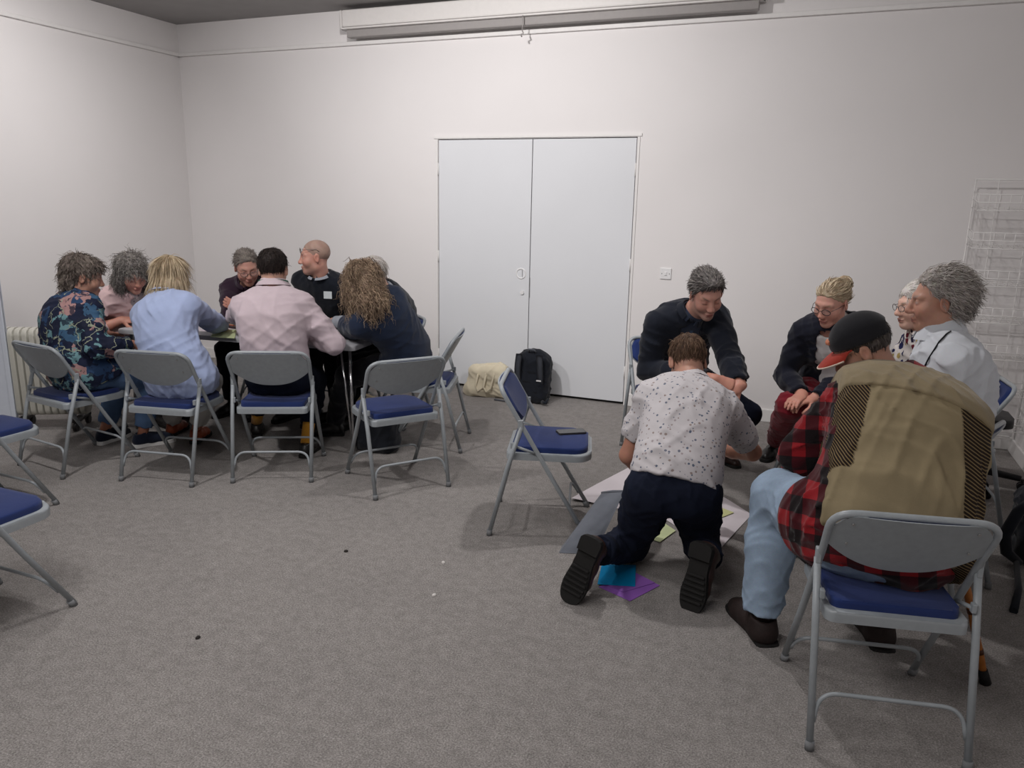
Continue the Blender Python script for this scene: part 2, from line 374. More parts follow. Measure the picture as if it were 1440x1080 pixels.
# ------------------------------------------------------------------ implicit surfaces (numpy) -> mesh, for bodies, clothes and soft things
F32 = np.float32
def nrm(v): v = np.asarray(v, float); return v/max(np.linalg.norm(v), 1e-9)
class SDF:
    """collects primitives, then samples them on a grid and meshes with surface nets"""
    def __init__(s): s.p = []
    def add(s, lo, hi, fn, op='u', k=.02): s.p.append((np.asarray(lo, float), np.asarray(hi, float), fn, op, k)); return s
    def cone(s, a, b, ra, rb, op='u', k=.02):
        a = np.asarray(a, float); b = np.asarray(b, float); ba = b-a; L2 = max(ba@ba, 1e-9); R = max(ra, rb)
        def fn(X, Y, Z):
            x, y, z = X-F32(a[0]), Y-F32(a[1]), Z-F32(a[2])
            t = np.clip((x*F32(ba[0])+y*F32(ba[1])+z*F32(ba[2]))/F32(L2), 0, 1)
            return np.sqrt((x-t*F32(ba[0]))**2+(y-t*F32(ba[1]))**2+(z-t*F32(ba[2]))**2) - (F32(ra)+F32(rb-ra)*t)
        return s.add(np.minimum(a, b)-R, np.maximum(a, b)+R, fn, op, k)
    def chain(s, pts, rs, op='u', k=.02):
        for i in range(len(pts)-1): s.cone(pts[i], pts[i+1], rs[i], rs[i+1], op, k)
        return s
    def ell(s, c, rad, R=None, op='u', k=.02):
        c = np.asarray(c, float); R = np.eye(3) if R is None else np.asarray(R, float)   # rows = local axes
        e = np.sqrt((R.T**2) @ (np.asarray(rad)**2))
        def fn(X, Y, Z):
            x, y, z = X-F32(c[0]), Y-F32(c[1]), Z-F32(c[2])
            q = [(x*F32(R[i][0])+y*F32(R[i][1])+z*F32(R[i][2])) for i in range(3)]
            k0 = np.sqrt(sum((q[i]/F32(rad[i]))**2 for i in range(3))); k1 = np.sqrt(sum((q[i]/F32(rad[i]**2))**2 for i in range(3)))
            return k0*(k0-1)/np.maximum(k1, F32(1e-6))
        return s.add(c-e, c+e, fn, op, k)
    def rbox(s, c, half, R=None, r=.02, op='u', k=.01):
        c = np.asarray(c, float); R = np.eye(3) if R is None else np.asarray(R, float)
        e = np.abs(R.T) @ np.asarray(half)
        def fn(X, Y, Z):
            x, y, z = X-F32(c[0]), Y-F32(c[1]), Z-F32(c[2])
            q = [np.abs(x*F32(R[i][0])+y*F32(R[i][1])+z*F32(R[i][2]))-F32(half[i]-r) for i in range(3)]
            o = np.sqrt(sum(np.maximum(v, 0)**2 for v in q)); return o + np.minimum(np.maximum(np.maximum(q[0], q[1]), q[2]), 0) - F32(r)
        return s.add(c-e, c+e, fn, op, k)
    def tubes(s, P, S, w, d, op='u', k=.03, pw=2.0):
        """elliptic tube along points P; S side axes, w half widths along side, d half depths across"""
        P = [np.asarray(p, float) for p in P]
        for i in range(len(P)-1):
            a, b = P[i], P[i+1]; ba = b-a; L2 = ba@ba; sx = nrm(S[i]+S[i+1]); sx = nrm(sx - ba*(sx@ba)/L2)
            w0, w1, d0, d1 = w[i], w[i+1], d[i], d[i+1]; R = max(w0, w1, d0, d1)
            def fn(X, Y, Z, a=a, ba=ba, L2=L2, sx=sx, w0=w0, w1=w1, d0=d0, d1=d1):
                x, y, z = X-F32(a[0]), Y-F32(a[1]), Z-F32(a[2])
                t = np.clip((x*F32(ba[0])+y*F32(ba[1])+z*F32(ba[2]))/F32(L2), 0, 1)
                x = x-t*F32(ba[0]); y = y-t*F32(ba[1]); z = z-t*F32(ba[2])
                u = x*F32(sx[0])+y*F32(sx[1])+z*F32(sx[2]); v2 = x*x+y*y+z*z; n2 = np.maximum(v2-u*u, 0)
                W = F32(w0)+F32(w1-w0)*t; Dp = F32(d0)+F32(d1-d0)*t
                if pw == 2.0: kk = np.sqrt(u*u/(W*W)+n2/(Dp*Dp))
                else: kk = ((np.abs(u)/W)**pw+(np.sqrt(n2)/Dp)**pw)**F32(1/pw)
                L = np.sqrt(v2); return np.where(kk > 1e-3, L*(1-1/np.maximum(kk, 1e-3)), -np.minimum(W, Dp))
            s.add(np.minimum(a, b)-R, np.maximum(a, b)+R, fn, op, k)
        return s
    def half(s, p, n, op='i', k=.0):
        """keep the side of the plane the normal points away from"""
        p = np.asarray(p, float); n = nrm(n)
        return s.add([-99]*3, [99]*3, lambda X, Y, Z: (X-F32(p[0]))*F32(n[0])+(Y-F32(p[1]))*F32(n[1])+(Z-F32(p[2]))*F32(n[2]), op, k)
    def mesh(s, h, disp=None, pad=.012, smooth=0):
        un = [q for q in s.p if q[3] == 'u']
        lo = np.min([q[0] for q in un], 0)-pad-2*h; hi = np.max([q[1] for q in un], 0)+pad+2*h
        n = np.ceil((hi-lo)/h).astype(int)+1
        ax = [(lo[i]+h*np.arange(n[i])).astype(F32) for i in range(3)]
        D = np.full(n, .2, F32)
        for (a, b, fn, op, k) in s.p:
            i0 = np.clip(np.floor((a-lo-k-pad-3*h)/h).astype(int), 0, n); i1 = np.clip(np.ceil((b-lo+k+pad+3*h)/h).astype(int)+1, 0, n)
            if np.any(i1 <= i0): continue
            sl = tuple(slice(i0[j], i1[j]) for j in range(3))
            d = fn(ax[0][sl[0]][:, None, None], ax[1][sl[1]][None, :, None], ax[2][sl[2]][None, None, :]).astype(F32)
            c = D[sl]
            if op == 'u': r = np.minimum(c, d)
            elif op == 's': d = -d; r = np.maximum(c, d)
            else: r = np.maximum(c, d)
            if k > 0:
                hh = np.maximum(k-np.abs(c-d), 0)/k; q = hh*hh*(k*.25)
                r = r-q if op == 'u' else r+q
            D[sl] = r
        if disp is not None:
            idx = np.where(np.abs(D) < .035); D[idx] += disp(ax[0][idx[0]], ax[1][idx[1]], ax[2][idx[2]]).astype(F32)
        return nets(D, lo, h, smooth)
def nets(D, lo, h, smooth=0):
    S = D < 0
    c = [S[i:S.shape[0]-1+i, j:S.shape[1]-1+j, k:S.shape[2]-1+k] for i in (0, 1) for j in (0, 1) for k in (0, 1)]
    allv = c[0] & c[1] & c[2] & c[3] & c[4] & c[5] & c[6] & c[7]; anyv = c[0] | c[1] | c[2] | c[3] | c[4] | c[5] | c[6] | c[7]
    act = anyv & ~allv; I = np.argwhere(act)
    if len(I) == 0: return np.zeros((0, 3)), np.zeros((0, 4), int)
    ID = np.full(act.shape, -1, np.int64); ID[act] = np.arange(len(I))
    corner = np.array([(i, j, k) for i in (0, 1) for j in (0, 1) for k in (0, 1)])
    dv = np.stack([D[I[:, 0]+a, I[:, 1]+b, I[:, 2]+cc] for a, b, cc in corner], 1)
    acc = np.zeros((len(I), 3)); cnt = np.zeros(len(I))
    for e0 in range(8):
        for bit in (4, 2, 1):
            if e0 & bit: continue
            e1 = e0 | bit; a, b = dv[:, e0], dv[:, e1]; m = (a < 0) != (b < 0)
            t = np.where(m, a/np.where(m, a-b, 1), 0)
            p = corner[e0][None]+t[:, None]*(corner[e1]-corner[e0])[None]; acc += p*m[:, None]; cnt += m
    V = (I+acc/cnt[:, None])*h+lo
    Q = []
    for axs in range(3):
        o1, o2 = [(1, 2), (2, 0), (0, 1)][axs]
        sh = [slice(None)]*3; sh2 = [slice(None)]*3; sh[axs] = slice(0, -1); sh2[axs] = slice(1, None)
        a, b = S[tuple(sh)], S[tuple(sh2)]; m = a != b
        for ax_ in (o1, o2):
            e = [slice(None)]*3; e[ax_] = 0; m[tuple(e)] = False; e[ax_] = -1; m[tuple(e)] = False
        J = np.argwhere(m)
        if not len(J): continue
        inside = a[J[:, 0], J[:, 1], J[:, 2]]
        d1 = np.zeros(3, int); d1[o1] = 1; d2 = np.zeros(3, int); d2[o2] = 1
        g = lambda K: ID[K[:, 0], K[:, 1], K[:, 2]]
        q = np.stack([g(J-d1-d2), g(J-d2), g(J), g(J-d1)], 1); q[~inside] = q[~inside][:, ::-1]; Q.append(q)
    Q = np.concatenate(Q); Q = Q[(Q >= 0).all(1)]
    for _ in range(smooth):
        A = np.zeros_like(V); N = np.zeros(len(V))
        for i in range(4):
            a, b = Q[:, i], Q[:, (i+1) % 4]
            for j in range(3): A[:, j] += np.bincount(a, V[b, j], len(V)) + np.bincount(b, V[a, j], len(V))
            N += np.bincount(a, minlength=len(V)) + np.bincount(b, minlength=len(V))
        V = .5*V + .5*A/np.maximum(N, 1)[:, None]
    return V, Q
def vnormals(V, Q):
    n = np.cross(V[Q[:, 2]]-V[Q[:, 0]], V[Q[:, 3]]-V[Q[:, 1]]); N = np.zeros_like(V)
    for i in range(4):
        for j in range(3): N[:, j] += np.bincount(Q[:, i], n[:, j], len(V))
    return N/np.maximum(np.linalg.norm(N, axis=1), 1e-12)[:, None]
def waves(seed, amp, wl, n=5, warp=1.0, fine=.35):
    """cloth folds: a few long warped ridges of different direction that fade in and out"""
    rg = np.random.RandomState(seed); n = max(n, 5); K = rg.normal(size=(n, 3)); K[:, 2] *= 1.3; K /= np.linalg.norm(K, axis=1)[:, None]
    K *= (2*np.pi/wl)*rg.uniform(.45, 1.1, (n, 1)); ph = rg.uniform(0, 6.28, n); W = rg.normal(size=(n, 3)); W /= np.linalg.norm(W, axis=1)[:, None]; W *= 2*np.pi/(wl*3.0)
    G = rg.normal(size=(n, 3)); G /= np.linalg.norm(G, axis=1)[:, None]; G *= 2*np.pi/(wl*2.6)
    def f(X, Y, Z):
        d = 0
        for i in range(n):
            w = np.sin(X*W[i, 0]+Y*W[i, 1]+Z*W[i, 2]+ph[i]*1.7)*1.9*warp
            v = np.sin(X*K[i, 0]+Y*K[i, 1]+Z*K[i, 2]+ph[i]+w); m = np.clip(.5+.8*np.sin(X*G[i, 0]+Y*G[i, 1]+Z*G[i, 2]+ph[i]*3.1), 0, 1)
            d = d + m*(np.exp(-(v/.38)**2)-.28)
        return -d*(amp*.62)
    return f
def join(parts):
    V, Q, n = [], [], 0
    for v, q in parts: V.append(v); Q.append(q+n); n += len(v)
    return np.concatenate(V), np.concatenate(Q)
def soft(name, sdf, h, m, parent, base, disp=None, smooth=0, cols=None):
    V, Q = sdf.mesh(h, disp, smooth=smooth); return link(name, npmesh(name, V-base, Q, cols=cols), m, parent)
def rot_from(f, u):
    """rows right, forward, up"""
    f = nrm(f); r_ = nrm(np.cross(f, u)); return np.array([r_, f, np.cross(r_, f)])
# ------------------------------------------------------------------ people
def ik(a, b, l1, l2, pole):
    a = np.asarray(a, float); b = np.asarray(b, float); d = b-a; L = np.linalg.norm(d); dn = d/L
    if L > (l1+l2)*.995: f_ = L/((l1+l2)*.995); l1 *= f_; l2 *= f_
    x = (l1*l1-l2*l2+L*L)/(2*L); y = math.sqrt(max(l1*l1-x*x, 0)); p = np.asarray(pole, float); p = nrm(p-dn*(p@dn))
    return a+dn*x+p*y
SKIN = {'light': (198, 156, 138), 'pink': (200, 150, 134), 'tan': (178, 134, 115), 'pale': (214, 174, 156)}
def skel(pelvis, hipf, head, hf, hpitch=20, htilt=0, shf=None, bulge=.05, s=1.0, wr=None, el=None, an=None, kn=None, toe=None, fem=False, g=1.0,
         neck=.10, hs=1.0, handdir=None, palm=None, curl=.5, shw=None, shdrop=0.0, kpos=None, epos=None, nboff=None):
    """joint positions of one figure, world coordinates"""
    B = {}; up = np.array([0, 0, 1.]); p0 = np.asarray(pelvis, float); F = nrm(hipf); R = np.array([F[1], -F[0], 0])
    Hc = np.asarray(head, float); hf = nrm(hf); cp, sp = math.cos(math.radians(hpitch)), math.sin(math.radians(hpitch))
    hfw = hf*cp-up*sp; hup = hf*sp+up*cp; hr = np.cross(hfw, hup); ct, st = math.cos(math.radians(htilt)), math.sin(math.radians(htilt))
    hr, hup = hr*ct-hup*st, hr*st+hup*ct
    B['H'] = Hc; B['HR'] = np.array([hr, hfw, hup]); B['hs'] = hs
    td = nrm(Hc-p0); sb = Hc + hs*(-.018*hfw-.070*hup); nd = nrm(.5*td+.5*hup); nb = sb-nd*neck*s*.85+(0 if nboff is None else np.asarray(nboff)); B['sb'] = sb; B['nb'] = nb
    SF = nrm(shf) if shf is not None else nrm(F+hf*.35); SR = np.array([SF[1], -SF[0], 0]); SR = nrm(SR)
    ax = nrm(nb-p0); SR = nrm(SR-ax*(SR@ax)*.8); B['SR'] = SR
    fr = np.cross(ax, R); fr = -fr if fr@F < 0 else fr
    mid = (p0+nb)/2-nrm(fr-ax*(fr@ax))*bulge*2
    T = np.array([0, .18, .36, .54, .72, .88, 1.0]); P = [p0*(1-t)**2+mid*2*t*(1-t)+nb*t*t for t in T]
    S = [nrm(R*(1-t)+SR*t) for t in T]
    if fem: w = [.178, .170, .145, .140, .152, .150, .062]; d = [.125, .115, .100, .102, .108, .090, .055]
    else: w = [.168, .162, .155, .160, .176, .170, .070]; d = [.122, .115, .112, .116, .120, .098, .060]
    w = [x*s*(g*.75+.25) for x in w]; d = [x*s*g for x in d]
    B['P'] = P; B['S'] = S; B['w'] = w; B['d'] = d; B['len'] = np.linalg.norm(nb-p0)
    tn = nrm(P[-1]-P[-3]); sw = (shw or (.150 if fem else .168))*s
    for i, sg in enumerate((-1, 1)):
        sh = P[-1]-tn*(.066*s+shdrop)+SR*sg*sw
        B['sh%d' % i] = sh
        wri = np.asarray(wr[i], float) if wr is not None and wr[i] is not None else p0+F*.42+R*sg*.12+up*.22
        pole = el[i] if el is not None and el[i] is not None else R*sg*.6-up*.8-F*.3
        l1, l2 = .285*s, .255*s; e = ik(sh, wri, l1, l2, pole); 
        if epos is not None and epos[i] is not None: e = np.asarray(epos[i], float)
        B['el%d' % i] = e; B['wr%d' % i] = wri
        hd = nrm(handdir[i]) if handdir is not None and handdir[i] is not None else nrm(nrm(wri-e)+np.array([0, 0, -.15]))
        pn = np.asarray(palm[i], float) if palm is not None and palm[i] is not None else np.array([0, 0, -1.])+R*(-sg)*.5
        pn = nrm(pn-hd*(pn@hd)); sd = np.cross(hd, pn)*(1 if sg < 0 else -1)      # thumb side
        B['hand%d' % i] = (wri, hd, pn, sd, curl[i] if isinstance(curl, (tuple, list)) else curl)
        hp = p0+R*sg*.088*s-up*.01; B['hip%d' % i] = hp
        a = np.asarray(an[i], float) if an is not None and an[i] is not None else np.array([*(p0+F*.40+R*sg*.11)[:2], .095])
        kp = kn[i] if kn is not None and kn[i] is not None else F+up*.9+R*sg*.1
        k_ = ik(hp, a, .43*s, .41*s, kp); 
        if kpos is not None and kpos[i] is not None: k_ = np.asarray(kpos[i], float)
        B['kn%d' % i] = k_; B['an%d' % i] = a
        tf = np.asarray(toe[i], float) if toe is not None and toe[i] is not None else F+R*sg*.15
        B['toe%d' % i] = nrm(tf)
    B['F'] = F; B['R'] = R; B['s'] = s; B['g'] = g; B['fem'] = fem; B['SF'] = SF; B['tn'] = tn
    return B
def add_torso(q, B, off=0., lo=0, hi=7, extra=1.0, k=.035):
    q.tubes(B['P'][lo:hi], B['S'][lo:hi], [x*extra+off for x in B['w'][lo:hi]], [x*extra+off for x in B['d'][lo:hi]], k=k, pw=2.3)
    if hi >= 7:
        s = B['s']
        for i in (0, 1):
            q.cone(B['P'][-1]-B['tn']*.040*s, B['sh%d' % i], .050*s+off*.6, .047*s+off*.8, k=.05)
        if B['fem']:
            fr = nrm(np.cross(B['S'][4], B['tn'])); fr = -fr if fr@B['SF'] < 0 else fr
            for sg in (-1, 1): q.ell(B['P'][4]+fr*.075*s+B['S'][4]*sg*.07*s, [.062*s+off]*3, k=.05)
    return q
def add_arm(q, B, i, off=0., upto=1.0, frm=0.0, k=.03, sleeve=1.0):
    s = B['s']; sh, el, wr = B['sh%d' % i], B['el%d' % i], B['wr%d' % i]
    up_ = lambda a: a*s*sleeve+off
    if frm < .5:
        q.chain([sh, sh*.5+el*.5, el], [up_(.050), up_(.045), up_(.039)], k=k)
    if upto > .5:
        e = el+(wr-el)*min(1, (upto-.5)*2); q.chain([el, el*.6+e*.4, e], [up_(.039), up_(.040), up_(.040-.012*min(1, (upto-.5)*2))], k=k)
    return q
def add_leg(q, B, i, off=0., upto=1.0, k=.03, wide=1.0):
    s = B['s']*(B['g']*.6+.4); hp, kn, an = B['hip%d' % i], B['kn%d' % i], B['an%d' % i]
    q.chain([hp, hp*.55+kn*.45, kn], [.092*s*wide+off, .078*s*wide+off, .058*s*wide+off], k=k)
    e = kn+(an-kn)*upto; q.chain([kn, kn*.6+e*.4, e], [.058*s*wide+off, .056*s*wide+off, (.040+.012*(wide-1))*s*wide+off], k=k)
    return q
def add_hand(q, hd, sc=1.0):
    w, d, n, sd, cl = hd
    q.tubes([w-d*.02*sc, w+d*.03*sc, w+d*.088*sc], [sd]*3, [.026*sc, .036*sc, .039*sc], [.021*sc, .017*sc, .013*sc], k=.012)
    cl = cl if isinstance(cl, (tuple, list)) else [cl]*4
    for f, (o, L) in enumerate(((.029, .070), (.0095, .078), (-.010, .072), (-.028, .056))):
        b = w+d*.082*sc+sd*o*sc; dd = nrm(d+sd*o*1.5); ang = 0; p = b; pts = [p]
        for seg, fr in enumerate((.46, .31, .23)):
            ang += cl[f]*(.85, 1.0, .7)[seg]; v = dd*math.cos(ang)+n*math.sin(ang); p = p+v*L*fr*sc; pts.append(p)
        q.chain(pts, [.0096*sc, .0088*sc, .0080*sc, .0070*sc], k=.004)
    t0 = w+d*.022*sc+sd*.024*sc+n*.006; t1 = t0+nrm(sd*.75+d*.75+n*.45)*.042*sc; t2 = t1+nrm(d*.9+sd*(.35-.7*cl[0])+n*(.3+.5*cl[0]))*.032*sc; t3 = t2+nrm(d*.9-sd*.5*cl[0]+n*(.3+.5*cl[0]))*.024*sc
    q.chain([t0, t1, t2, t3], [.0145*sc, .0118*sc, .0100*sc, .0082*sc], k=.008)
    return q
def hl(B, x, y, z): return B['H']+(np.array([x, y, z])*B['hs']) @ B['HR']
def head_sdf(B, jaw=1.0, nose=1.0, fem=False, fat=1.0):
    q = SDF(); R = B['HR']; s = B['hs']; L = lambda x, y, z: hl(B, x, y, z); r = lambda *a: [v*s for v in a]
    q.ell(L(0, -.014, .036), r(.0745, .095, .083), R, k=.02)
    q.ell(L(0, .028, -.020), r(.061*fat, .066, .084), R, k=.03)
    q.cone(L(-.040*jaw, .010, -.068), L(0, .062, -.092), .022*s, .022*s, k=.03); q.cone(L(.040*jaw, .010, -.068), L(0, .062, -.092), .022*s, .022*s, k=.03)
    q.ell(L(0, .070, -.094), r(.022, .018, .017), R, k=.02)
    for sg in (-1, 1):
        q.ell(L(sg*.038*fat, .058, -.030), r(.026, .026, .026), R, k=.03)
        q.cone(L(sg*.012, .083, .030), L(sg*.042, .070, .026), .011*s, .009*s, k=.018)
        q.ell(L(sg*.0315, .099, .007), r(.018, .016, .0115), R, 's', .014)
        q.ell(L(sg*.0315, .0745, .005), r(.0155, .0150, .0135), R, k=.006)
        q.ell(L(sg*.012, .103, -.033), r(.0085, .009, .0075), R, k=.010)
        er = np.array([[math.cos(sg*.35), math.sin(sg*.35)*-1, 0], [math.sin(sg*.35), math.cos(sg*.35), 0], [0, 0, 1]]) @ R
        q.ell(L(sg*.079, -.008, -.002), r(.0075, .0195, .033), er, k=.008); q.ell(L(sg*.087, -.006, .002), r(.006, .010, .018), er, 's', .005)
    q.cone(L(0, .088, .018), L(0, .107*nose, -.024), .0085*s, .0125*s, k=.012); q.ell(L(0, .110*nose, -.029), r(.0115, .0105, .0095), R, k=.010)
    q.ell(L(0, .094, -.060), r(.025, .010, .0065), R, k=.008); q.ell(L(0, .092, -.0715), r(.021, .010, .0070), R, k=.008)
    q.cone(L(-.022, .103, -.0655), L(.022, .103, -.0655), .0022*s, .0022*s, 's', .004)
    nk = .052 if fem else .060
    q.cone(B['nb']-B['tn']*.03, B['sb']+R[2]*.012, nk*s*1.08, nk*s*.97, k=.035)
    return q
def head_cols(B, V, skin, brow, lip=(.62, .28, .26), stub=None, flush=.25, eyes='down'):
    q = ((V-B['H']) @ B['HR'].T)/B['hs']; x, y, z = q[:, 0], q[:, 1], q[:, 2]; c = np.tile(np.array(lin(skin)), (len(V), 1))
    def blend(m, col): c[:] = c*(1-m[:, None])+np.array(col)*m[:, None]
    sm = lambda a, b, t: np.clip((t-a)/(b-a), 0, 1)
    red = np.array(lin(skin))*np.array([1.0, .68, .62])
    g = lambda cx_, cy_, cz_, r_: np.exp(-((np.abs(x)-cx_)**2+(y-cy_)**2+(z-cz_)**2)/r_**2)
    blend(flush*g(.042, .065, -.032, .028)+flush*1.2*g(0, .112, -.028, .016)+flush*.8*g(.08, -.005, 0, .03), red)
    fr = y > .06
    blend(.75*fr*np.exp(-(x/.020)**4)*(np.exp(-((z+.0605)/.0055)**2)+np.exp(-((z+.071)/.0062)**2)).clip(0, 1), lin((168, 98, 92)))
    blend(.85*fr*np.exp(-(x/.020)**4)*np.exp(-((z+.0655)/.0026)**2), lin((84, 44, 42)))
    if stub is not None: blend(.42*sm(-.02, -.05, z)*sm(.0, .035, y)*(1-np.exp(-(x/.022)**4)*np.exp(-((z+.066)/.010)**2)), lin(stub))
    blend(.80*fr*np.exp(-((np.abs(x)-.031)/.016)**4)*np.exp(-((z-.0285-.010*np.abs(x)/.03+.010)/.0045)**2), lin(brow))
    ez = -.002 if eyes == 'down' else .004
    e = fr*np.exp(-((np.abs(x)-.0315)/.0125)**4)
    if eyes == 'open':
        blend(.8*e*np.exp(-((z-.005)/.0050)**4), lin((216, 208, 202))); blend(.95*fr*np.exp(-(((np.abs(x)-.0315)**2+(z-.005)**2)/.0048**2)**2), lin((52, 40, 34)))
        blend(.8*e*np.exp(-((z-.0105)/.0018)**2), lin((70, 48, 42)))
    else: blend(.8*e*np.exp(-((z-ez)/.0026)**2), lin((66, 44, 38)))
    blend(.35*fr*np.exp(-((np.abs(x)-.0315)/.02)**4)*np.exp(-((z-.005)/.013)**2), np.array(lin(skin))*np.array([.72, .58, .56]))
    return c
def strands(V, N, n, flow, L, w, lift=.25, curl=0., wl=.02, seg=4, seed=1, jit=.25, inset=.004, grav=0.):
    """thin tapered locks rooted on a hair surface; flow(p, nrm)->direction"""
    rg = np.random.RandomState(seed); ii = rg.randint(0, len(V), n); p = V[ii]-N[ii]*inset; nn = N[ii]; Ls = L*rg.uniform(.6, 1.3, n); ph = rg.uniform(0, 6.28, n)
    pts = [p]; d = flow(p, nn)+rg.normal(size=(n, 3))*jit; d -= nn*(np.sum(d*nn, 1)[:, None])*.9; d /= np.linalg.norm(d, axis=1)[:, None]; d = d+nn*lift
    sd = np.cross(d, nn); sd /= np.maximum(np.linalg.norm(sd, axis=1), 1e-6)[:, None]; cur = p.copy()
    for k in range(seg):
        cur = cur+d*(Ls/seg)[:, None]; f_ = flow(cur, nn); d = d*.75+f_*.25-nn*lift*.30+np.array([0, 0, -grav]); d /= np.linalg.norm(d, axis=1)[:, None]
        a = ph+(k+1)/seg*Ls/wl*6.28; o = (np.cos(a)[:, None]*sd+np.sin(a)[:, None]*nn)*curl; pts.append(cur+o)
    Ps = np.stack(pts, 1); VV = []; m = seg+1
    for k in range(m):
        t = Ps[:, min(k+1, m-1)]-Ps[:, max(k-1, 0)]; t /= np.maximum(np.linalg.norm(t, axis=1), 1e-9)[:, None]; a = np.cross(t, nn); a /= np.maximum(np.linalg.norm(a, axis=1), 1e-6)[:, None]; b = np.cross(t, a)
        r_ = w*(1-.75*(k/seg)**1.5)
        VV.append(np.stack([Ps[:, k]+(a*math.cos(th)+b*math.sin(th))*r_ for th in (0, 2.09, 4.19)], 1))
    VV = np.stack(VV, 1).reshape(-1, 3); base = (np.arange(n)*m*3)[:, None, None]
    kk = np.arange(seg)[None, :, None]*3; j = np.arange(3)[None, None, :]; j2 = (j+1) % 3
    Q = np.stack([base+kk+j, base+kk+j2, base+kk+3+j2, base+kk+3+j], -1).reshape(-1, 4)
    tone = np.repeat(rg.uniform(0, 1, n), m*3)
    return VV, Q, tone
# ------------------------------------------------------------------ building one person from a skeleton
M_skin = attr_mat('skin', .5, .35, 320., .12, .06); M_hair = attr_mat('hair', .6, .22, 600., .2)
def shoe_meshes():
    q = SDF(); q.chain([(0, -.035, .044), (0, .05, .046), (0, .115, .036), (0, .165, .028)], [.034, .037, .038, .030], k=.03)
    q.cone((0, -.022, .05), (0, -.012, .105), .037, .040, k=.03); q.half((0, 0, .016), (0, 0, -1)); q.half((0, 0, .102), (0, -.25, 1))
    q.cone((0, -.012, .085), (0, -.008, .14), .031, .034, 's', .004)
    up_ = q.mesh(.006, smooth=1)
    ow = [(.030, -.070), (.036, -.03), (.033, .03), (.040, .09), (.044, .13), (.037, .175), (.018, .200)]
    o = [(x, y) for x, y in ow]+[(-x*.95, y) for x, y in ow[::-1]]; pts = []
    n = len(o)
    for i in range(n):                       # smooth closed outline
        a, b, c, d = [np.array(o[(i+j) % n]) for j in (-1, 0, 1, 2)]
        for t in (0, .33, .66): pts.append(tuple(.5*(2*b+(c-a)*t+(2*a-5*b+4*c-d)*t*t+(3*b-a-3*c+d)*t**3)))
    sole = MB().slab(pts[::1], 0, .024, .006, 2).mesh('sole')
    tr = []
    tr.append(MB().slab([(x*1.04, y) for x, y in pts if y < -.005], -.016, .002, 0).mesh('heel_block'))
    for y, w_ in ((.055, .060), (.075, .068), (.095, .076), (.115, .080), (.135, .078), (.155, .070)): tr.append(MB().box((0, y, -.003), (w_, .010, .010), bev=.002, seg=1).mesh('tread_bar'))
    return up_, sole, tr
SHOE_UP, SHOE_SOLE, SHOE_TREAD = shoe_meshes()
SHOE_CACHE = {}
def shoe(parent, base, ankle, toe, m_up, m_sole, upv=(0, 0, 1), sc=1.0, lace=None, name='shoe', tread=False, wx=1.0):
    key = (m_up.name, m_sole.name)
    if key not in SHOE_CACHE:
        a = npmesh('shoe', *SHOE_UP); a.materials.append(m_up); b = SHOE_SOLE.copy(); b.materials.append(m_sole); c = [x.copy() for x in SHOE_TREAD]; [x.materials.append(m_sole) for x in c]; SHOE_CACHE[key] = (a, b, c)
    a, b, c = SHOE_CACHE[key]; R = rot_from(np.asarray(toe, float)-nrm(upv)*(np.asarray(toe, float)@nrm(upv)), upv)
    o = link(name, a, None, parent); M = Matrix(((R[0][0], R[1][0], R[2][0], 0), (R[0][1], R[1][1], R[2][1], 0), (R[0][2], R[1][2], R[2][2], 0), (0, 0, 0, 1)))
    p = np.asarray(ankle, float)-R[2]*.095*sc; M.translation = Vector(p-base); o.matrix_local = M @ Matrix.Diagonal((sc*wx, sc, sc, 1))
    link('sole', b, None, o)
    if tread:
        for j, x in enumerate(c): link('heel_block' if j == 0 else 'tread_bar', x, None, o)
    if lace is not None:
        l = MB()
        for k in range(4): y = .045+.022*k; z = .083-.008*k; l.tube([(-.022, y, z-.012), (0, y+.004, z+.002), (.022, y, z-.012)], .003, 6)
        l.tube([(0, .05, .082), (.03, .06, .075), (.035, .05, .06)], .0028, 6); l.build('laces', lace, o)
    return o
def hair_cols(n, tone, dark, light):
    d, l = np.array(lin(dark)), np.array(lin(light)); return d+(l-d)*tone[:, None]
HAIRK = 1.45
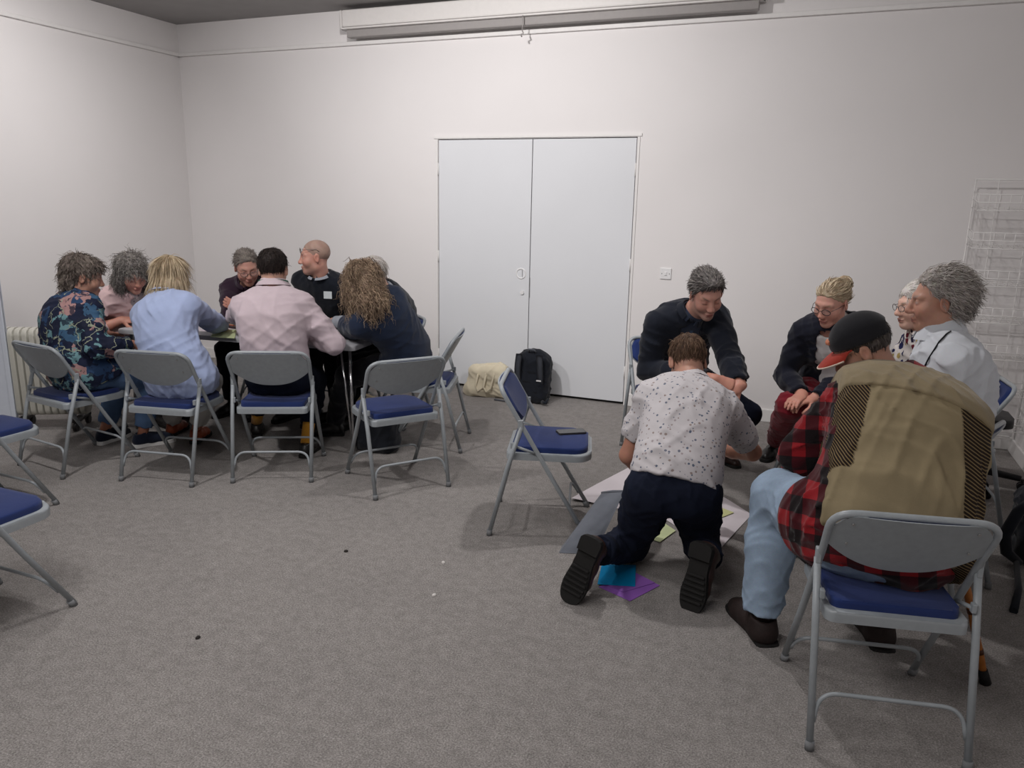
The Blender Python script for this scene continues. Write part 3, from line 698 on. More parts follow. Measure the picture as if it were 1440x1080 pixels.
def make_hair(B, root, base, dark, light, th=.014, cut=(1.05, -.015), extra=(), ears=True, n=900, L=.05, w=.0022, lift=.3, curl=0., wl=.03, flow='down', seed=1, amp=.004, wave=.035, h=.0055, seg=4, jit=.3, grav=.1, sub=(), mix=(.15, .55), parting=None):
    """hair volume (scalp layer + extra lobes) covered with separate tapered locks"""
    q = SDF(); R = B['HR']; s = B['hs']; L_ = lambda p: hl(B, *p)
    q.ell(L_((0, -.014-th*.35, .036+th*.55)), [(.0745+th*.62)*s, (.095+th*.60)*s, (.083+th*.55)*s], R, k=.02)
    if cut is not None:
        q.half(L_((0, 0, cut[1])), R[1]*cut[0]-R[2], 'i', .008)
    for e in extra: q.ell(L_(e[0]), [v*s for v in e[1]], R, k=.025)
    if ears:
        for sg in (-1, 1): q.ell(L_((sg*.092, -.006, -.006)), [.026*s, .023*s, .036*s], R, 's', .006)
    for e in sub: q.ell(L_(e[0]), [v*s for v in e[1]], R, 's', .012)
    V, Q = q.mesh(h, waves(seed, amp, wave, 6)); N = vnormals(V, Q); crown = L_((0, -.035, .125))
    rg = np.random.RandomState(seed); tone0 = np.clip(.5+.5*np.sin(V@rg.normal(size=3)*90+np.sin(V@rg.normal(size=3)*60)*2), 0, 1)*(mix[1]-mix[0])+mix[0]
    def fl(p, nn):
        if flow == 'down': d = (p-crown); d = d/np.maximum(np.linalg.norm(d, axis=1), 1e-6)[:, None]+np.array([0, 0, -.6])
        elif flow == 'fwd': d = np.tile(R[1]*.8-R[2]*.1, (len(p), 1))+(p-crown)*4
        elif flow == 'back': d = np.tile(-R[1]*1.0-R[2]*.45, (len(p), 1))+(p-crown)*2
        elif flow == 'tail': t_ = L_((.0, -.125, .06)); d = t_-p; d = d/np.maximum(np.linalg.norm(d, axis=1), 1e-6)[:, None]
        else: d = rg.normal(size=p.shape)
        d = d-nn*np.sum(d*nn, 1)[:, None]*.8
        return d/np.maximum(np.linalg.norm(d, axis=1), 1e-6)[:, None]
    SV, SQ, tn = strands(V, N, int(n*HAIRK), fl, L*s, w*s*.74, lift, curl, wl, seg, seed, jit, .003, grav)
    VV, QQ = join([(V, Q), (SV, SQ)]); tone = np.concatenate([tone0*.75, tn])
    return link('hair', npmesh('hair', VV-base, QQ, cols=hair_cols(len(VV), tone, dark, light)), M_hair, root)
t = NT('clear_lens', .05, .5); t.col((1, 1, 1)); t.b.inputs['Alpha'].default_value = .07; M_lens = t.m
def glasses(B, root, base, m, oval=True, z=.002, half=False, dy=0.):
    L = lambda x, y, zz: hl(B, x, y+dy, zz)-base
    g = MB()
    for sg in (-1, 1):
        pts = []
        for k in range(18):
            a = 2*math.pi*k/18; x = sg*.033+.024*math.cos(a); zz = z+.017*math.sin(a)*(1.0 if not half else (1 if math.sin(a) < 0 else .5)); pts.append(L(x, .110-.25*(abs(x))**1.1*.6, zz))
        g.tube(pts, .0018, 6, closed=True)
        g.tube([L(sg*.057, .095, z+.006), L(sg*.074, .06, z+.008), L(sg*.081, .0, z+.006), L(sg*.080, -.02, z-.012)], .0017, 6)
    g.tube([L(-.010, .107, z+.004), L(0, .112, z+.007), L(.010, .107, z+.004)], .0018, 6)
    o = g.build('glasses', m, root)
    for sg in (-1, 1):
        l = MB(); ring = []
        for k in range(18):
            a = 2*math.pi*k/18; x = sg*.033+.0235*math.cos(a); ring.append(l.bm.verts.new(L(x, .110-.25*(abs(x))**1.1*.6, z+.0165*math.sin(a))))
        l.bm.faces.new(ring); bmesh.ops.solidify(l.bm, geom=l.bm.faces[:], thickness=.0012); l.build('lens', M_lens, o)
    return o
def collar(B, root, base, m, r=.066, hgt=.035, name='collar', gap=60., tilt=.25, flare=.012, thick=.004, up=.040):
    """stand collar, open at the throat"""
    c = B['nb']+B['tn']*up; n = nrm(B['sb']-B['nb']); f = B['SF']-n*(B['SF']@n); f = nrm(f); s_ = np.cross(f, n)
    def fn(rad_off):
        def g(u, v):
            a = math.radians(gap/2)+u*math.radians(360-gap); d = f*math.cos(a)+s_*math.sin(a)
            rr = r+rad_off+flare*(1-v); return tuple(c-base+d*rr*(1 if abs(math.sin(a)) > .5 else 1.0)+n*(v*hgt*(1.0-.25*math.cos(a))-.012)-f*tilt*.04*0)
        return g
    b = MB(); A = b.grid(fn(thick), 30, 5); C = b.grid(fn(0), 30, 5)
    for i in range(29):
        for j in (0, 4): b.bm.faces.new((A[i][j], A[i+1][j], C[i+1][j], C[i][j]))
    for j in range(4):
        for i in (0, 29): b.bm.faces.new((A[i][j], A[i][j+1], C[i][j+1], C[i][j]))
    return b.build(name, m, root, 60)
def garment(B, off=.014, sleeves=1.0, hem=.02, k=.035, slv=1.1, neck=.070, lo=0, cuff=True, body=1.0, skirt=0.):
    q = SDF(); add_torso(q, B, off, lo, 7, body)
    if skirt:
        for i in (0, 1): hp, kn_ = B['hip%d' % i], B['kn%d' % i]; r_ = .098*B['s']*(B['g']*.6+.4)+off+.018; q.cone(hp, hp+(kn_-hp)*skirt, r_, r_*.97, k=.03)
    for i in (0, 1): add_arm(q, B, i, off*.8, sleeves, sleeve=slv)
    P = B['P']; ax = nrm(P[1]-P[0])
    q.half(P[0]-ax*hem, -ax, 'i', .004)
    for i in (0, 1):
        if sleeves >= .5:
            e = B['el%d' % i]+(B['wr%d' % i]-B['el%d' % i])*min(1, (sleeves-.5)*2); d = nrm(B['wr%d' % i]-B['el%d' % i])
            q.cone(e-d*.015, e+d*.10, .031*B['s'], .034*B['s'], 's', .003); cutp = e
            lo_, hi_ = e-.08, e+.08
            q.add(lo_, hi_, (lambda X, Y, Z, e=e, d=d: np.maximum(((X-F32(e[0]))*F32(d[0])+(Y-F32(e[1]))*F32(d[1])+(Z-F32(e[2]))*F32(d[2]))*-1, np.sqrt((X-F32(e[0]))**2+(Y-F32(e[1]))**2+(Z-F32(e[2]))**2)-F32(.075))), 's', .002)
    n = nrm(B['sb']-B['nb'])
    q.cone(B['nb']-n*.012, B['nb']+n*.12, neck-.012, neck+.02, 's', .006)
    return q
def trousers(B, off=.010, upto=.97, wide=1.08, waist=1):
    q = SDF(); q.tubes(B['P'][:waist+1], B['S'][:waist+1], [x+off-.012 for x in B['w'][:waist+1]], [x+off-.012 for x in B['d'][:waist+1]], k=.03, pw=2.3)
    for i in (0, 1):
        add_leg(q, B, i, off, upto, wide=wide)
        d = nrm(B['an%d' % i]-B['kn%d' % i]); e = B['kn%d' % i]+(B['an%d' % i]-B['kn%d' % i])*upto
        q.add(e-.10, e+.10, (lambda X, Y, Z, e=e, d=d: np.maximum(((X-F32(e[0]))*F32(d[0])+(Y-F32(e[1]))*F32(d[1])+(Z-F32(e[2]))*F32(d[2]))*-1, np.sqrt((X-F32(e[0]))**2+(Y-F32(e[1]))**2+(Z-F32(e[2]))**2)-F32(.085))), 's', .002)
        q.cone(e-d*.02, e+d*.08, .036, .036, 's', .003)
    return q
def make_body(B, root, base, skin, brow, hh=.0054, bare=.9, face_kw=None, head_kw=None):
    hq = head_sdf(B, **(head_kw or {})); hV, hQ = hq.mesh(hh); hc = head_cols(B, hV, skin, brow, **(face_kw or {}))
    parts = [(hV, hQ)]; cols = [hc]; sk = np.array(lin(skin)); hcol = sk*np.array([1.0, .90, .86])
    for i in (0, 1):
        q = SDF(); add_hand(q, B['hand%d' % i], B['s']*.98)
        el, wr = B['el%d' % i], B['wr%d' % i]; a = el+(wr-el)*(bare if bare > .0 else 0); s = B['s']
        if bare < .5: q.chain([B['sh%d' % i]*.6+el*.4, el], [.045*s, .039*s], k=.02); a = el
        q.chain([a, el*.4+wr*.6, wr] if bare < .6 else [a, wr], [.040*s, .037*s, .027*s] if bare < .6 else [.032*s, .027*s], k=.015)
        V, Q = q.mesh(hh); parts.append((V, Q)); cols.append(np.tile(hcol, (len(V), 1)))
    q = SDF(); add_torso(q, B, -.020)
    for i in (0, 1): add_arm(q, B, i, -.006, .95); add_leg(q, B, i, -.012, 1.0)
    q.cone(B['nb']-B['tn']*.02, B['sb'], .05, .045)
    V, Q = q.mesh(.024); parts.append((V, Q)); cols.append(np.tile(sk, (len(V), 1)))
    V, Q = join(parts)
    return link('body', npmesh('body', V-base, Q, cols=np.concatenate(cols)), M_skin, root)
INFO = []
def start(label, B, group=None):
    base = np.array([B['P'][0][0], B['P'][0][1], 0.]); root = thing('person', label, 'person', tuple(base))
    INFO.append((label[:40], round(B['len'], 3))); return root, base
def cuffs(B, root, base, m, sleeves=1.0, r=.040, name='cuff', L=.045):
    for i in (0, 1):
        el, wr = B['el%d' % i], B['wr%d' % i]; e = el+(wr-el)*min(1, (sleeves-.5)*2); d = nrm(wr-el)
        MB().tube([tuple(e-base-d*L), tuple(e-base-d*L*.5), tuple(e-base-d*.002)], [r*B['s']*1.05, r*B['s']*1.02, r*B['s']], 18, cap=False).build(name, m, root)
M_blackleather = plain('black_leather', (24, 22, 22), .4, .1, 40, .1, .5); M_brownleather = plain('brown_leather', (50, 30, 26), .45, .15, 40, .15, .5)
M_blacksole = plain('black_rubber', (26, 25, 24), .75, .1, 60, .2); M_whitesole = plain('white_rubber', (220, 220, 218), .6, .03); M_navycanvas = cloth('navy_canvas', (26, 32, 48))
M_laces = plain('black_laces', (16, 16, 16), .8); M_frame = plain('dark_spectacle_frame', (38, 34, 36), .35, .05, spec=.5); M_wireframe = plain('metal_spectacle_frame', (104, 98, 96), .3, .05, metal=.6)
# ---- patterned cloths
def floral_dark():
    t = NT('dark_floral_cotton', .85, .2); co_ = t.coord((1, 1, 1)); w = t.noise(co_, 9., 3, .6); 
    mp = t.n('ShaderNodeVectorMath', operation='MULTIPLY_ADD'); t.l(w.outputs[1], mp.inputs[0]); mp.inputs[1].default_value = (.12, .12, .12); t.l(co_, mp.inputs[2])
    def vor(scale, feat='F1'):
        v = t.n('ShaderNodeTexVoronoi', feature=feat); v.inputs['Scale'].default_value = scale; t.l(mp.outputs[0], v.inputs['Vector']); return v
    v1 = vor(13.); sep = t.n('ShaderNodeSeparateColor'); t.l(v1.outputs['Color'], sep.inputs[0])
    base = t.ramp(sep.outputs[0], [(0, lin((30, 36, 58))), (.28, lin((44, 66, 98))), (.42, lin((104, 140, 146))), (.74, lin((34, 38, 56))), (.82, lin((160, 126, 124))), (.93, lin((58, 88, 116)))], 'CONSTANT')
    n4 = t.noise(mp.outputs[0], 26., 2); m4 = t.ramp(n4.outputs[0], [(.54, (0, 0, 0)), (.56, (1, 1, 1))]); base = t.mix(t.math('MULTIPLY', m4, .85), base, lin((28, 34, 54)))
    v2 = vor(8.5, 'DISTANCE_TO_EDGE'); ln = t.ramp(v2.outputs[0], [(.012, (1, 1, 1)), (.020, (0, 0, 0))])
    n5 = t.noise(co_, 7., 1); mk = t.ramp(n5.outputs[0], [(.48, (0, 0, 0)), (.52, (1, 1, 1))])
    t.col(t.mix(t.math('MULTIPLY', ln, mk), base, lin((150, 156, 136)))); b_ = t.noise(co_, 12., 3); t.bump(b_.outputs[0], .3, .006); return t.m
def dotted(name, bg, cols, scale, rad, aniso=(1, 1, 1)):
    t = NT(name, .85, .2); co_ = t.coord(aniso); v = t.n('ShaderNodeTexVoronoi'); v.inputs['Scale'].default_value = scale; t.l(co_, v.inputs['Vector'])
    sep = t.n('ShaderNodeSeparateColor'); t.l(v.outputs['Color'], sep.inputs[0])
    rr = t.math('ADD', t.math('MULTIPLY', sep.outputs[1], rad*.6), rad*.55)
    nz = t.noise(co_, scale*2.5, 2); dist = t.math('ADD', v.outputs['Distance'], t.math('MULTIPLY', t.math('SUBTRACT', nz.outputs[0], .5), rad*.9))
    m = t.math('LESS_THAN', dist, rr); cc = t.ramp(sep.outputs[0], [(i/len(cols), lin(c)) for i, c in enumerate(cols)], 'CONSTANT')
    n1 = t.noise(t.coord(), 9., 4); bgc = t.ramp(n1.outputs[0], [(.3, tuple(x*.93 for x in lin(bg))), (.7, lin(bg))])
    t.col(t.mix(m, bgc, cc)); t.bump(n1.outputs[0], .35, .006); return t.m
def plaid(name, rot):
    t = NT(name, .92, .1); co_ = t.coord((1, 1, 1), rot); sp = t.n('ShaderNodeSeparateXYZ'); t.l(co_, sp.inputs[0])
    def st(o): return t.math('GREATER_THAN', t.math('SINE', t.math('MULTIPLY', o, 2*math.pi/.105)), 0.0)
    s_ = t.math('ADD', st(sp.outputs[2]), st(t.math('ADD', sp.outputs[0], t.math('MULTIPLY', sp.outputs[1], .35))))
    c = t.ramp(t.math('MULTIPLY', s_, .5), [(0, lin((132, 26, 32))), (.4, lin((64, 17, 23))), (.8, lin((24, 18, 20)))], 'CONSTANT')
    n = t.noise(t.coord(), 300., 2); t.col(t.mix(.15, c, n.outputs[1], 'OVERLAY')); t.bump(n.outputs[0], .25, .003); t.b.inputs['Sheen Weight'].default_value = .15; return t.m
def denim(name, rgb):
    t = NT(name, .9, .15); co_ = t.coord(); n1 = t.noise(co_, 8., 4, .6); n2 = t.noise(t.coord((1, 1, 1)), 380., 2); c = lin(rgb)
    b_ = t.ramp(n1.outputs[0], [(.25, tuple(x*.78 for x in c)), (.75, tuple(min(1, x*1.2) for x in c))]); t.col(t.mix(.25, b_, n2.outputs[1], 'OVERLAY'))
    t.bump(t.math('ADD', n1.outputs[0], t.math('MULTIPLY', n2.outputs[0], .3)), .35, .006); return t.m

def snap(o, base, pts, lift=.002):
    """move world points onto the nearest vertices of a mesh child"""
    me = o.data; V = np.empty(len(me.vertices)*3); me.vertices.foreach_get('co', V); V = V.reshape(-1, 3)+base; N = np.empty(len(me.vertices)*3); me.vertices.foreach_get('normal', N); N = N.reshape(-1, 3)
    out = []
    for p in pts: i = np.argmin(((V-np.asarray(p))**2).sum(1)); out.append(tuple(V[i]+N[i]*lift-base))
    return out

def on_ray(o, base, pxs, lift=.003):
    """surface points of a mesh child nearest the camera along given view lines"""
    me = o.data; V = np.empty(len(me.vertices)*3); me.vertices.foreach_get('co', V); V = V.reshape(-1, 3)+base; N = np.empty(len(me.vertices)*3); me.vertices.foreach_get('normal', N); N = N.reshape(-1, 3); out = []
    for px, py in pxs:
        d = nrm(ray(px, py)); w = V-CP; t = w@d; r2 = np.linalg.norm(w-t[:, None]*d, axis=1); k = np.where(r2 < .016)[0]
        if len(k) == 0: k = np.argsort(r2)[:5]
        i = k[np.argmin(t[k]+r2[k]*2)]; out.append(tuple(V[i]+N[i]*lift-base))
    return out
# ------------------------------------------------------------------ the people at the long table
UP = np.array([0, 0, 1.])
yaw = lambda a: np.array([-math.sin(math.radians(a)), math.cos(math.radians(a)), 0.])
def fl(px, py, z=0.): return flo(px, py, z)
def ank(px, py): p = flo(px, py); return np.array([p[0], p[1], .095])
def dress(B, root, base, top, off, sleeves, hem, amp, wl, h, seed, legs=None, lamp=.008, lw=1.08, lup=.97, lwaist=1, slv=1.12, neck=.070, name='shirt', lname='trousers', body=1.0, skirt=.16):
    q = garment(B, off, sleeves, hem, neck=neck, slv=slv, body=body, skirt=skirt); o = soft(name, q, h, top, root, base, waves(seed, amp, wl, 6), 1)
    if legs is not None: soft(lname, trousers(B, .010, lup, lw, lwaist), h*1.35, legs, root, base, waves(seed+50, lamp, .10, 6), 1)
    return o
M_floral = floral_dark(); M_jeans = denim('blue_denim', (84, 108, 142)); M_lightjeans = denim('light_denim', (140, 158, 178)); M_darkjeans = denim('dark_navy_denim', (22, 27, 42))
M_blacktr = cloth('black_trousers', (22, 22, 28)); M_bluesh = cloth('pale_blue_cotton', (166, 180, 214), .06, 500., .45, .85); M_pinksh = cloth('pale_pink_cotton', (200, 184, 190), .05, 500., .45, .85)
M_pinkcard = cloth('pink_knit', (204, 176, 176), .08, 260.); M_purple = cloth('purple_knit', (50, 34, 48), .12, 260.); M_blackjum = cloth('black_knit', (24, 28, 36), .12, 260.)
M_greysh = cloth('light_grey_cotton', (150, 154, 162), .06); M_navyjum = cloth('navy_knit', (36, 46, 66), .12, 240., .5); M_white = cloth('white_cotton', (216, 214, 214), .05)
M_paletr = cloth('pale_trousers', (186, 184, 180), .08); M_yellow = cloth('mustard_sock', (196, 140, 50), .2); M_ankle = plain('skin_plain', (176, 120, 98), .5, .06, 20)
def ankle_skin(root, base, a, k, m=None, r=.034, name='ankle', L=.10):
    d = nrm(np.asarray(k)-np.asarray(a)); a = np.asarray(a)-base
    MB().tube([tuple(a-d*.02), tuple(a+d*L*.5), tuple(a+d*L)], [r*.95, r, r*1.05], 14).build(name, m or M_ankle, root)
# 1 -- dark floral shirt
B = skel((-4.185, 3.30, .575), yaw(-8), at(117, 390, 4.74), face(.85, .5), 12, 0, shf=face(.45, .9), bulge=.06, fem=True, g=1.18, s=.97,
         wr=[flo(150, 470, .70), at(186, 484, 4.78)], an=[ank(150, 622), ank(203, 627)], toe=[None, flo(248, 619)-flo(203, 627)], kn=[None, np.array([.3, .6, 1.])])
root, base = start('person in a dark floral shirt and jeans seated at the table, leftmost', B)
make_body(B, root, base, SKIN['tan'], (90, 74, 66), face_kw=dict(eyes='down'), head_kw=dict(fem=True, fat=1.06))
dress(B, root, base, M_floral, .018, .96, .10, .010, .10, .0085, 11, M_jeans, slv=1.22, lup=.90)
collar(B, root, base, M_floral, .076, .034, up=.058, flare=.024)
for i in (0, 1):
    ankle_skin(root, base, B['an%d' % i], B['kn%d' % i]); shoe(root, base, B['an%d' % i], B['toe%d' % i], M_navycanvas, M_whitesole)
make_hair(B, root, base, (66, 58, 54), (150, 138, 128), .024, (1.0, -.03), [((0, -.07, -.035), (.070, .055, .07)), ((0, .055, .085), (.06, .045, .030))], n=1700, L=.046, w=.0027, lift=.08, curl=.005, wl=.04, seed=3, amp=.010, wave=.05)
# 2 -- pink cardigan
B = skel((-4.76, 4.12, .575), face(.85, -.3), at(186, 386, 5.36), face(.72, -.68), 26, 6, bulge=.05, fem=True, g=1.08, s=.97,
         wr=[flo(222, 440, .775), flo(172, 450, .775)], handdir=[None, face(1, .1)], curl=.3)
root, base = start('person in a pink cardigan with long curly grey hair leaning on the table', B)
make_body(B, root, base, SKIN['pink'], (120, 100, 90), bare=.55, head_kw=dict(fem=True, fat=1.05), face_kw=dict(flush=.5))
q = garment(B, .020, .80, .10, slv=1.22); fr = nrm(B['SF']); c = B['P'][5]+fr*.11
q.cone(B['nb']+fr*.05, B['P'][2]+fr*.16, .055, .05, 's', .01); soft('cardigan', q, .009, M_pinkcard, root, base, waves(21, .010, .10, 6), 1)
q = SDF(); add_torso(q, B, .006); q.cone(B['nb'], B['nb']+UP*.12+fr*.03, .06, .08, 's', .01); soft('top', q, .010, dotted('grey_print', (176, 170, 172), [(120, 112, 120), (200, 190, 192)], 40, .4), root, base)
soft('trousers', trousers(B), .014, M_darkjeans, root, base)
for i in (0, 1): shoe(root, base, B['an%d' % i], B['toe%d' % i], M_blackleather, M_blacksole)
make_hair(B, root, base, (74, 70, 68), (172, 166, 160), .030, (.62, -.03), [((-.085, -.01, -.055), (.040, .065, .085)), ((.085, -.01, -.055), (.040, .065, .085)), ((0, -.075, -.04), (.085, .055, .09))], False, 1900, .060, .0027, .07, .008, .035, seed=5, amp=.014, wave=.045, sub=[((0, .10, -.03), (.068, .085, .090))])
# 3 -- pale blue shirt, blonde bob, seen from behind
B = skel((-3.525, 3.44, .575), yaw(10), at(240, 392, 4.72), face(.12, 1), 25, 0, bulge=.065, fem=True, g=1.10, s=.97,
         wr=[flo(215, 452, .77), flo(312, 458, .77)], el=[np.array([-.8, -.3, -.5]), np.array([.8, -.25, -.6])], an=[ank(245, 612), ank(278, 622)], toe=[None, flo(292, 612)-flo(278, 622)])
root, base = start('blonde person in a pale blue shirt seated with their back to the camera', B)
make_body(B, root, base, SKIN['light'], (150, 120, 90), head_kw=dict(fem=True))
dress(B, root, base, M_bluesh, .022, .97, .14, .008, .13, .0085, 31, M_paletr, slv=1.22, lup=.86, lw=1.15)
collar(B, root, base, M_bluesh, .076, .040, gap=50, up=.072, flare=.034)
M_tansandal = plain('orange_leather', (150, 74, 46), .5, .1)
for i in (0, 1):
    ankle_skin(root, base, B['an%d' % i], B['kn%d' % i]); shoe(root, base, B['an%d' % i], B['toe%d' % i], M_tansandal, M_blacksole, sc=.92)
make_hair(B, root, base, (146, 126, 100), (226, 208, 178), .018, (.55, -.02), [((0, -.060, -.045), (.082, .050, .075)), ((-.072, .0, -.045), (.030, .055, .075)), ((.072, .0, -.045), (.030, .055, .075))], False, 1700, .10, .0026, .08, 0, .03, seed=7, amp=.004, jit=.12, grav=.25, mix=(.2, .7), sub=[((0, .10, -.03), (.060, .07, .085))])
# 4 -- purple sweater, glasses, arms crossed
B = skel((-4.08, 4.93, .575), yaw(188), at(347, 376, 5.56), face(.45, -.9), 24, 5, shf=face(.2, -1), bulge=.06, s=1.0,
         wr=[at(338, 432, 5.45), at(356, 444, 5.40)], el=[face(.9, .2)-UP*.6, face(-.9, .1)-UP*.5], handdir=[face(-1, .1)+UP*.3, face(1, .0)], palm=[face(.2, 1), face(0, 1)], curl=.35)
root, base = start('person in a dark purple sweater and glasses with arms crossed behind the table', B)
make_body(B, root, base, SKIN['pink'], (120, 108, 100), head_kw=dict(fat=1.04), face_kw=dict(flush=.4))
dress(B, root, base, M_purple, .018, .97, .08, .008, .10, .0095, 41, M_blacktr)
collar(B, root, base, M_purple, .068, .030, gap=40)
make_hair(B, root, base, (94, 86, 80), (164, 156, 148), .013, (1.15, .003), n=1200, L=.040, w=.0026, seed=9, flow='back', lift=.30, amp=.006)
glasses(B, root, base, M_wireframe)
for i in (0, 1): shoe(root, base, B['an%d' % i], B['toe%d' % i], M_blackleather, M_blacksole)
# 5 -- pale pink shirt, dark hair, green lanyard
B = skel((-3.015, 3.71, .575), yaw(26), at(384, 380, 4.62), face(-.12, 1), 12, 0, bulge=.06, s=1.02, g=1.06,
         wr=[flo(345, 445, .77), flo(438, 473, .78)], el=[np.array([-.8, -.4, -.5]), np.array([.9, -.1, -.45])], an=[ank(362, 612), ank(432, 640)], toe=[face(-.3, 1), face(.1, 1)])
root, base = start('dark-haired person in a pale pink shirt with a green lanyard, back to the camera', B)
make_body(B, root, base, SKIN['light'], (40, 32, 30))
dress(B, root, base, M_pinksh, .020, .97, -.085, .007, .14, .0085, 51, M_darkjeans, slv=1.22, lup=.72, lwaist=2, skirt=0)
collar(B, root, base, M_pinksh, .070, .036, gap=50, up=.078, flare=.030)
M_green = cloth('green_ribbon', (34, 96, 74)); collar(B, root, base, M_green, .082, .011, 'lanyard', 70, up=.098, flare=.004)
for i in (0, 1):
    ankle_skin(root, base, B['an%d' % i], B['kn%d' % i], M_yellow, .040, 'sock', .20); shoe(root, base, B['an%d' % i], B['toe%d' % i], M_blackleather, M_blacksole)
make_hair(B, root, base, (24, 20, 20), (62, 52, 48), .012, (1.15, -.015), n=1000, L=.030, w=.0022, seed=10, lift=.5, amp=.004, wave=.022, jit=.6)
# 6 -- black sweater, close-cropped, looking left
B = skel((-3.50, 5.00, .575), yaw(178), at(443, 362, 5.50), face(-.95, -.30), 4, 0, shf=face(-.35, -.95), bulge=.04, s=1.04,
         wr=[flo(425, 440, .77), flo(400, 440, .77)])
root, base = start('close-cropped person in a black sweater with a white name sticker, looking left', B)
make_body(B, root, base, SKIN['pink'], (150, 120, 104), face_kw=dict(flush=.6, stub=(150, 126, 112), eyes='open'))
o6 = dress(B, root, base, M_blackjum, .018, .97, .08, .007, .11, .0095, 61, M_blacktr)
collar(B, root, base, M_greysh, .066, .016, 'undershirt_collar', 20, up=.045)
fr = nrm(np.cross(B['S'][4], B['tn'])); fr = fr if fr@B['SF'] > 0 else -fr
pc = at(461, 415, 5.33)
bx = rot_from(face(-.2, -1), UP); st = MB(); st.box((0, 0, 0), (.060, .004, .050), rot=Matrix([[*bx[0]], [*bx[1]], [*bx[2]]]).transposed()); sto = st.build('name_sticker', plain('white_sticker', (206, 212, 214), .6, .04), root); sto.location = pc-base
make_hair(B, root, base, (150, 122, 110), (186, 160, 146), .004, (1.2, -.012), n=500, L=.014, w=.0016, seed=12, lift=.3, amp=.001)
gl = glasses(B, root, base, M_wireframe, z=.055, dy=-.010)
for i in (0, 1): shoe(root, base, B['an%d' % i], B['toe%d' % i], M_blackleather, M_blacksole)
# 7 -- grey-haired, grey sleeves, mostly hidden
B = skel((-2.98, 4.98, .575), face(-.75, -.6), at(523, 390, 5.28), face(-.85, .1), 30, 0, bulge=.06, s=1.0, fem=False,
         wr=[flo(468, 452, .78), flo(475, 440, .78)], el=[face(.1, -.6)-UP*.6, face(-.2, .9)-UP*.5])
root, base = start('grey-haired person with light grey sleeves and dark vest behind the curly-haired person', B)
make_body(B, root, base, SKIN['light'], (160, 150, 144))
dress(B, root, base, M_greysh, .014, .97, .08, .007, .10, .0095, 71, M_blacktr)
q = SDF(); add_torso(q, B, .024); q.half(B['P'][0]-UP*.06, -UP); q.cone(B['nb'], B['nb']+UP*.12, .066, .08, 's', .01); soft('vest', q, .0095, M_blackjum, root, base, waves(73, .006, .1, 5), 1)
make_hair(B, root, base, (150, 142, 136), (214, 208, 202), .018, (1.0, -.02), n=1000, L=.05, w=.0026, seed=13, lift=.3)
for i in (0, 1): shoe(root, base, B['an%d' % i], B['toe%d' % i], M_blackleather, M_blacksole)
# 8 -- navy jumper, long curly brown hair
B = skel((-2.53, 4.45, .575), yaw(107), at(508, 398, 4.84), face(-.75, .6), 18, 6, shf=face(-.75, .65), bulge=.06, fem=True, g=1.06, s=1.0,
         wr=[flo(488, 455, .79), flo(520, 452, .79)], el=[face(-.25, -.9)-UP*.55, face(0, 1)-UP*.3], an=[ank(470, 612), ank(500, 600)], toe=[face(-1, -.1), face(-1, .1)])
root, base = start('person in a navy jumper with long curly brown hair leaning onto the table', B)
make_body(B, root, base, SKIN['light'], (110, 84, 66), head_kw=dict(fem=True))
dress(B, root, base, M_navyjum, .022, .97, .12, .006, .16, .0085, 81, M_blacktr, slv=1.35, lw=1.2, name='jumper')
for i in (0, 1): shoe(root, base, B['an%d' % i], B['toe%d' % i], M_blackleather, M_blacksole)
make_hair(B, root, base, (92, 74, 62), (190, 166, 140), .026, (.6, -.03), [((0, -.085, -.05), (.085, .060, .09)), ((0, -.105, -.13), (.095, .060, .08)), ((-.07, .01, -.06), (.035, .05, .09)), ((.07, .01, -.06), (.035, .05, .09))], False, 2000, .11, .0030, .15, .011, .05, seed=15, amp=.013, wave=.05, seg=7, grav=.3, sub=[((0, .10, -.02), (.058, .06, .09))])
# ------------------------------------------------------------------ the circle on the right
M_navyjacket = cloth('navy_wool', (26, 30, 40), .12, 300.); M_dots = dotted('dotted_white_cotton', (198, 194, 196), [(112, 116, 130), (146, 132, 128), (96, 104, 122), (160, 150, 152)], 54., .29)
M_cardnavy = cloth('navy_cardigan', (24, 26, 38), .12, 260.); M_red = cloth('dark_red_trousers', (118, 28, 40), .12); M_fleece = cloth('white_fleece', (196, 200, 206), .05, 300., .4)
M_blouse = dotted('white_floral_blouse', (214, 208, 204), [(40, 44, 84), (98, 30, 44), (60, 70, 120), (170, 150, 96), (40, 36, 60)], 30., .46, (1, 1, .7)); M_tan = cloth('tan_cotton', (136, 123, 97), .07, 420., .5)
# 9 -- navy suit jacket
B = skel((-.81, 4.86, .575), yaw(208), at(993, 414, 4.28), face(.14, -1), 28, 5, shf=face(.25, -1), bulge=.07, s=1.06, g=1.0, hs=1.06, nboff=face(-1, .1)*.06-UP*.01, epos=[at(1026, 505, 4.30), at(912, 520, 4.55)],
         wr=[at(1040, 543, 4.14), at(1006, 534, 4.14)], el=[face(.45, .2)-UP*.9, face(-.6, .2)-UP*.8], an=[ank(1012, 645), ank(965, 640)], toe=[face(.35, -1), face(-.1, -1)],
         handdir=[face(-.85, -.35)-UP*.35, face(.95, -.25)-UP*.25], palm=[face(-.2, -.2)-UP+face(0, .6), -UP+face(0, .8)], curl=(.55, .75))
root, base = start('grey-haired person in a dark navy jacket and tie with clasped hands', B)
make_body(B, root, base, SKIN['pink'], (90, 80, 76), hh=.0042, face_kw=dict(stub=(150, 130, 122), flush=.35))
q = garment(B, .020, .95, .12, slv=1.22); fr = nrm(np.cross(B['S'][4], B['tn'])); fr = fr if fr@B['SF'] > 0 else -fr
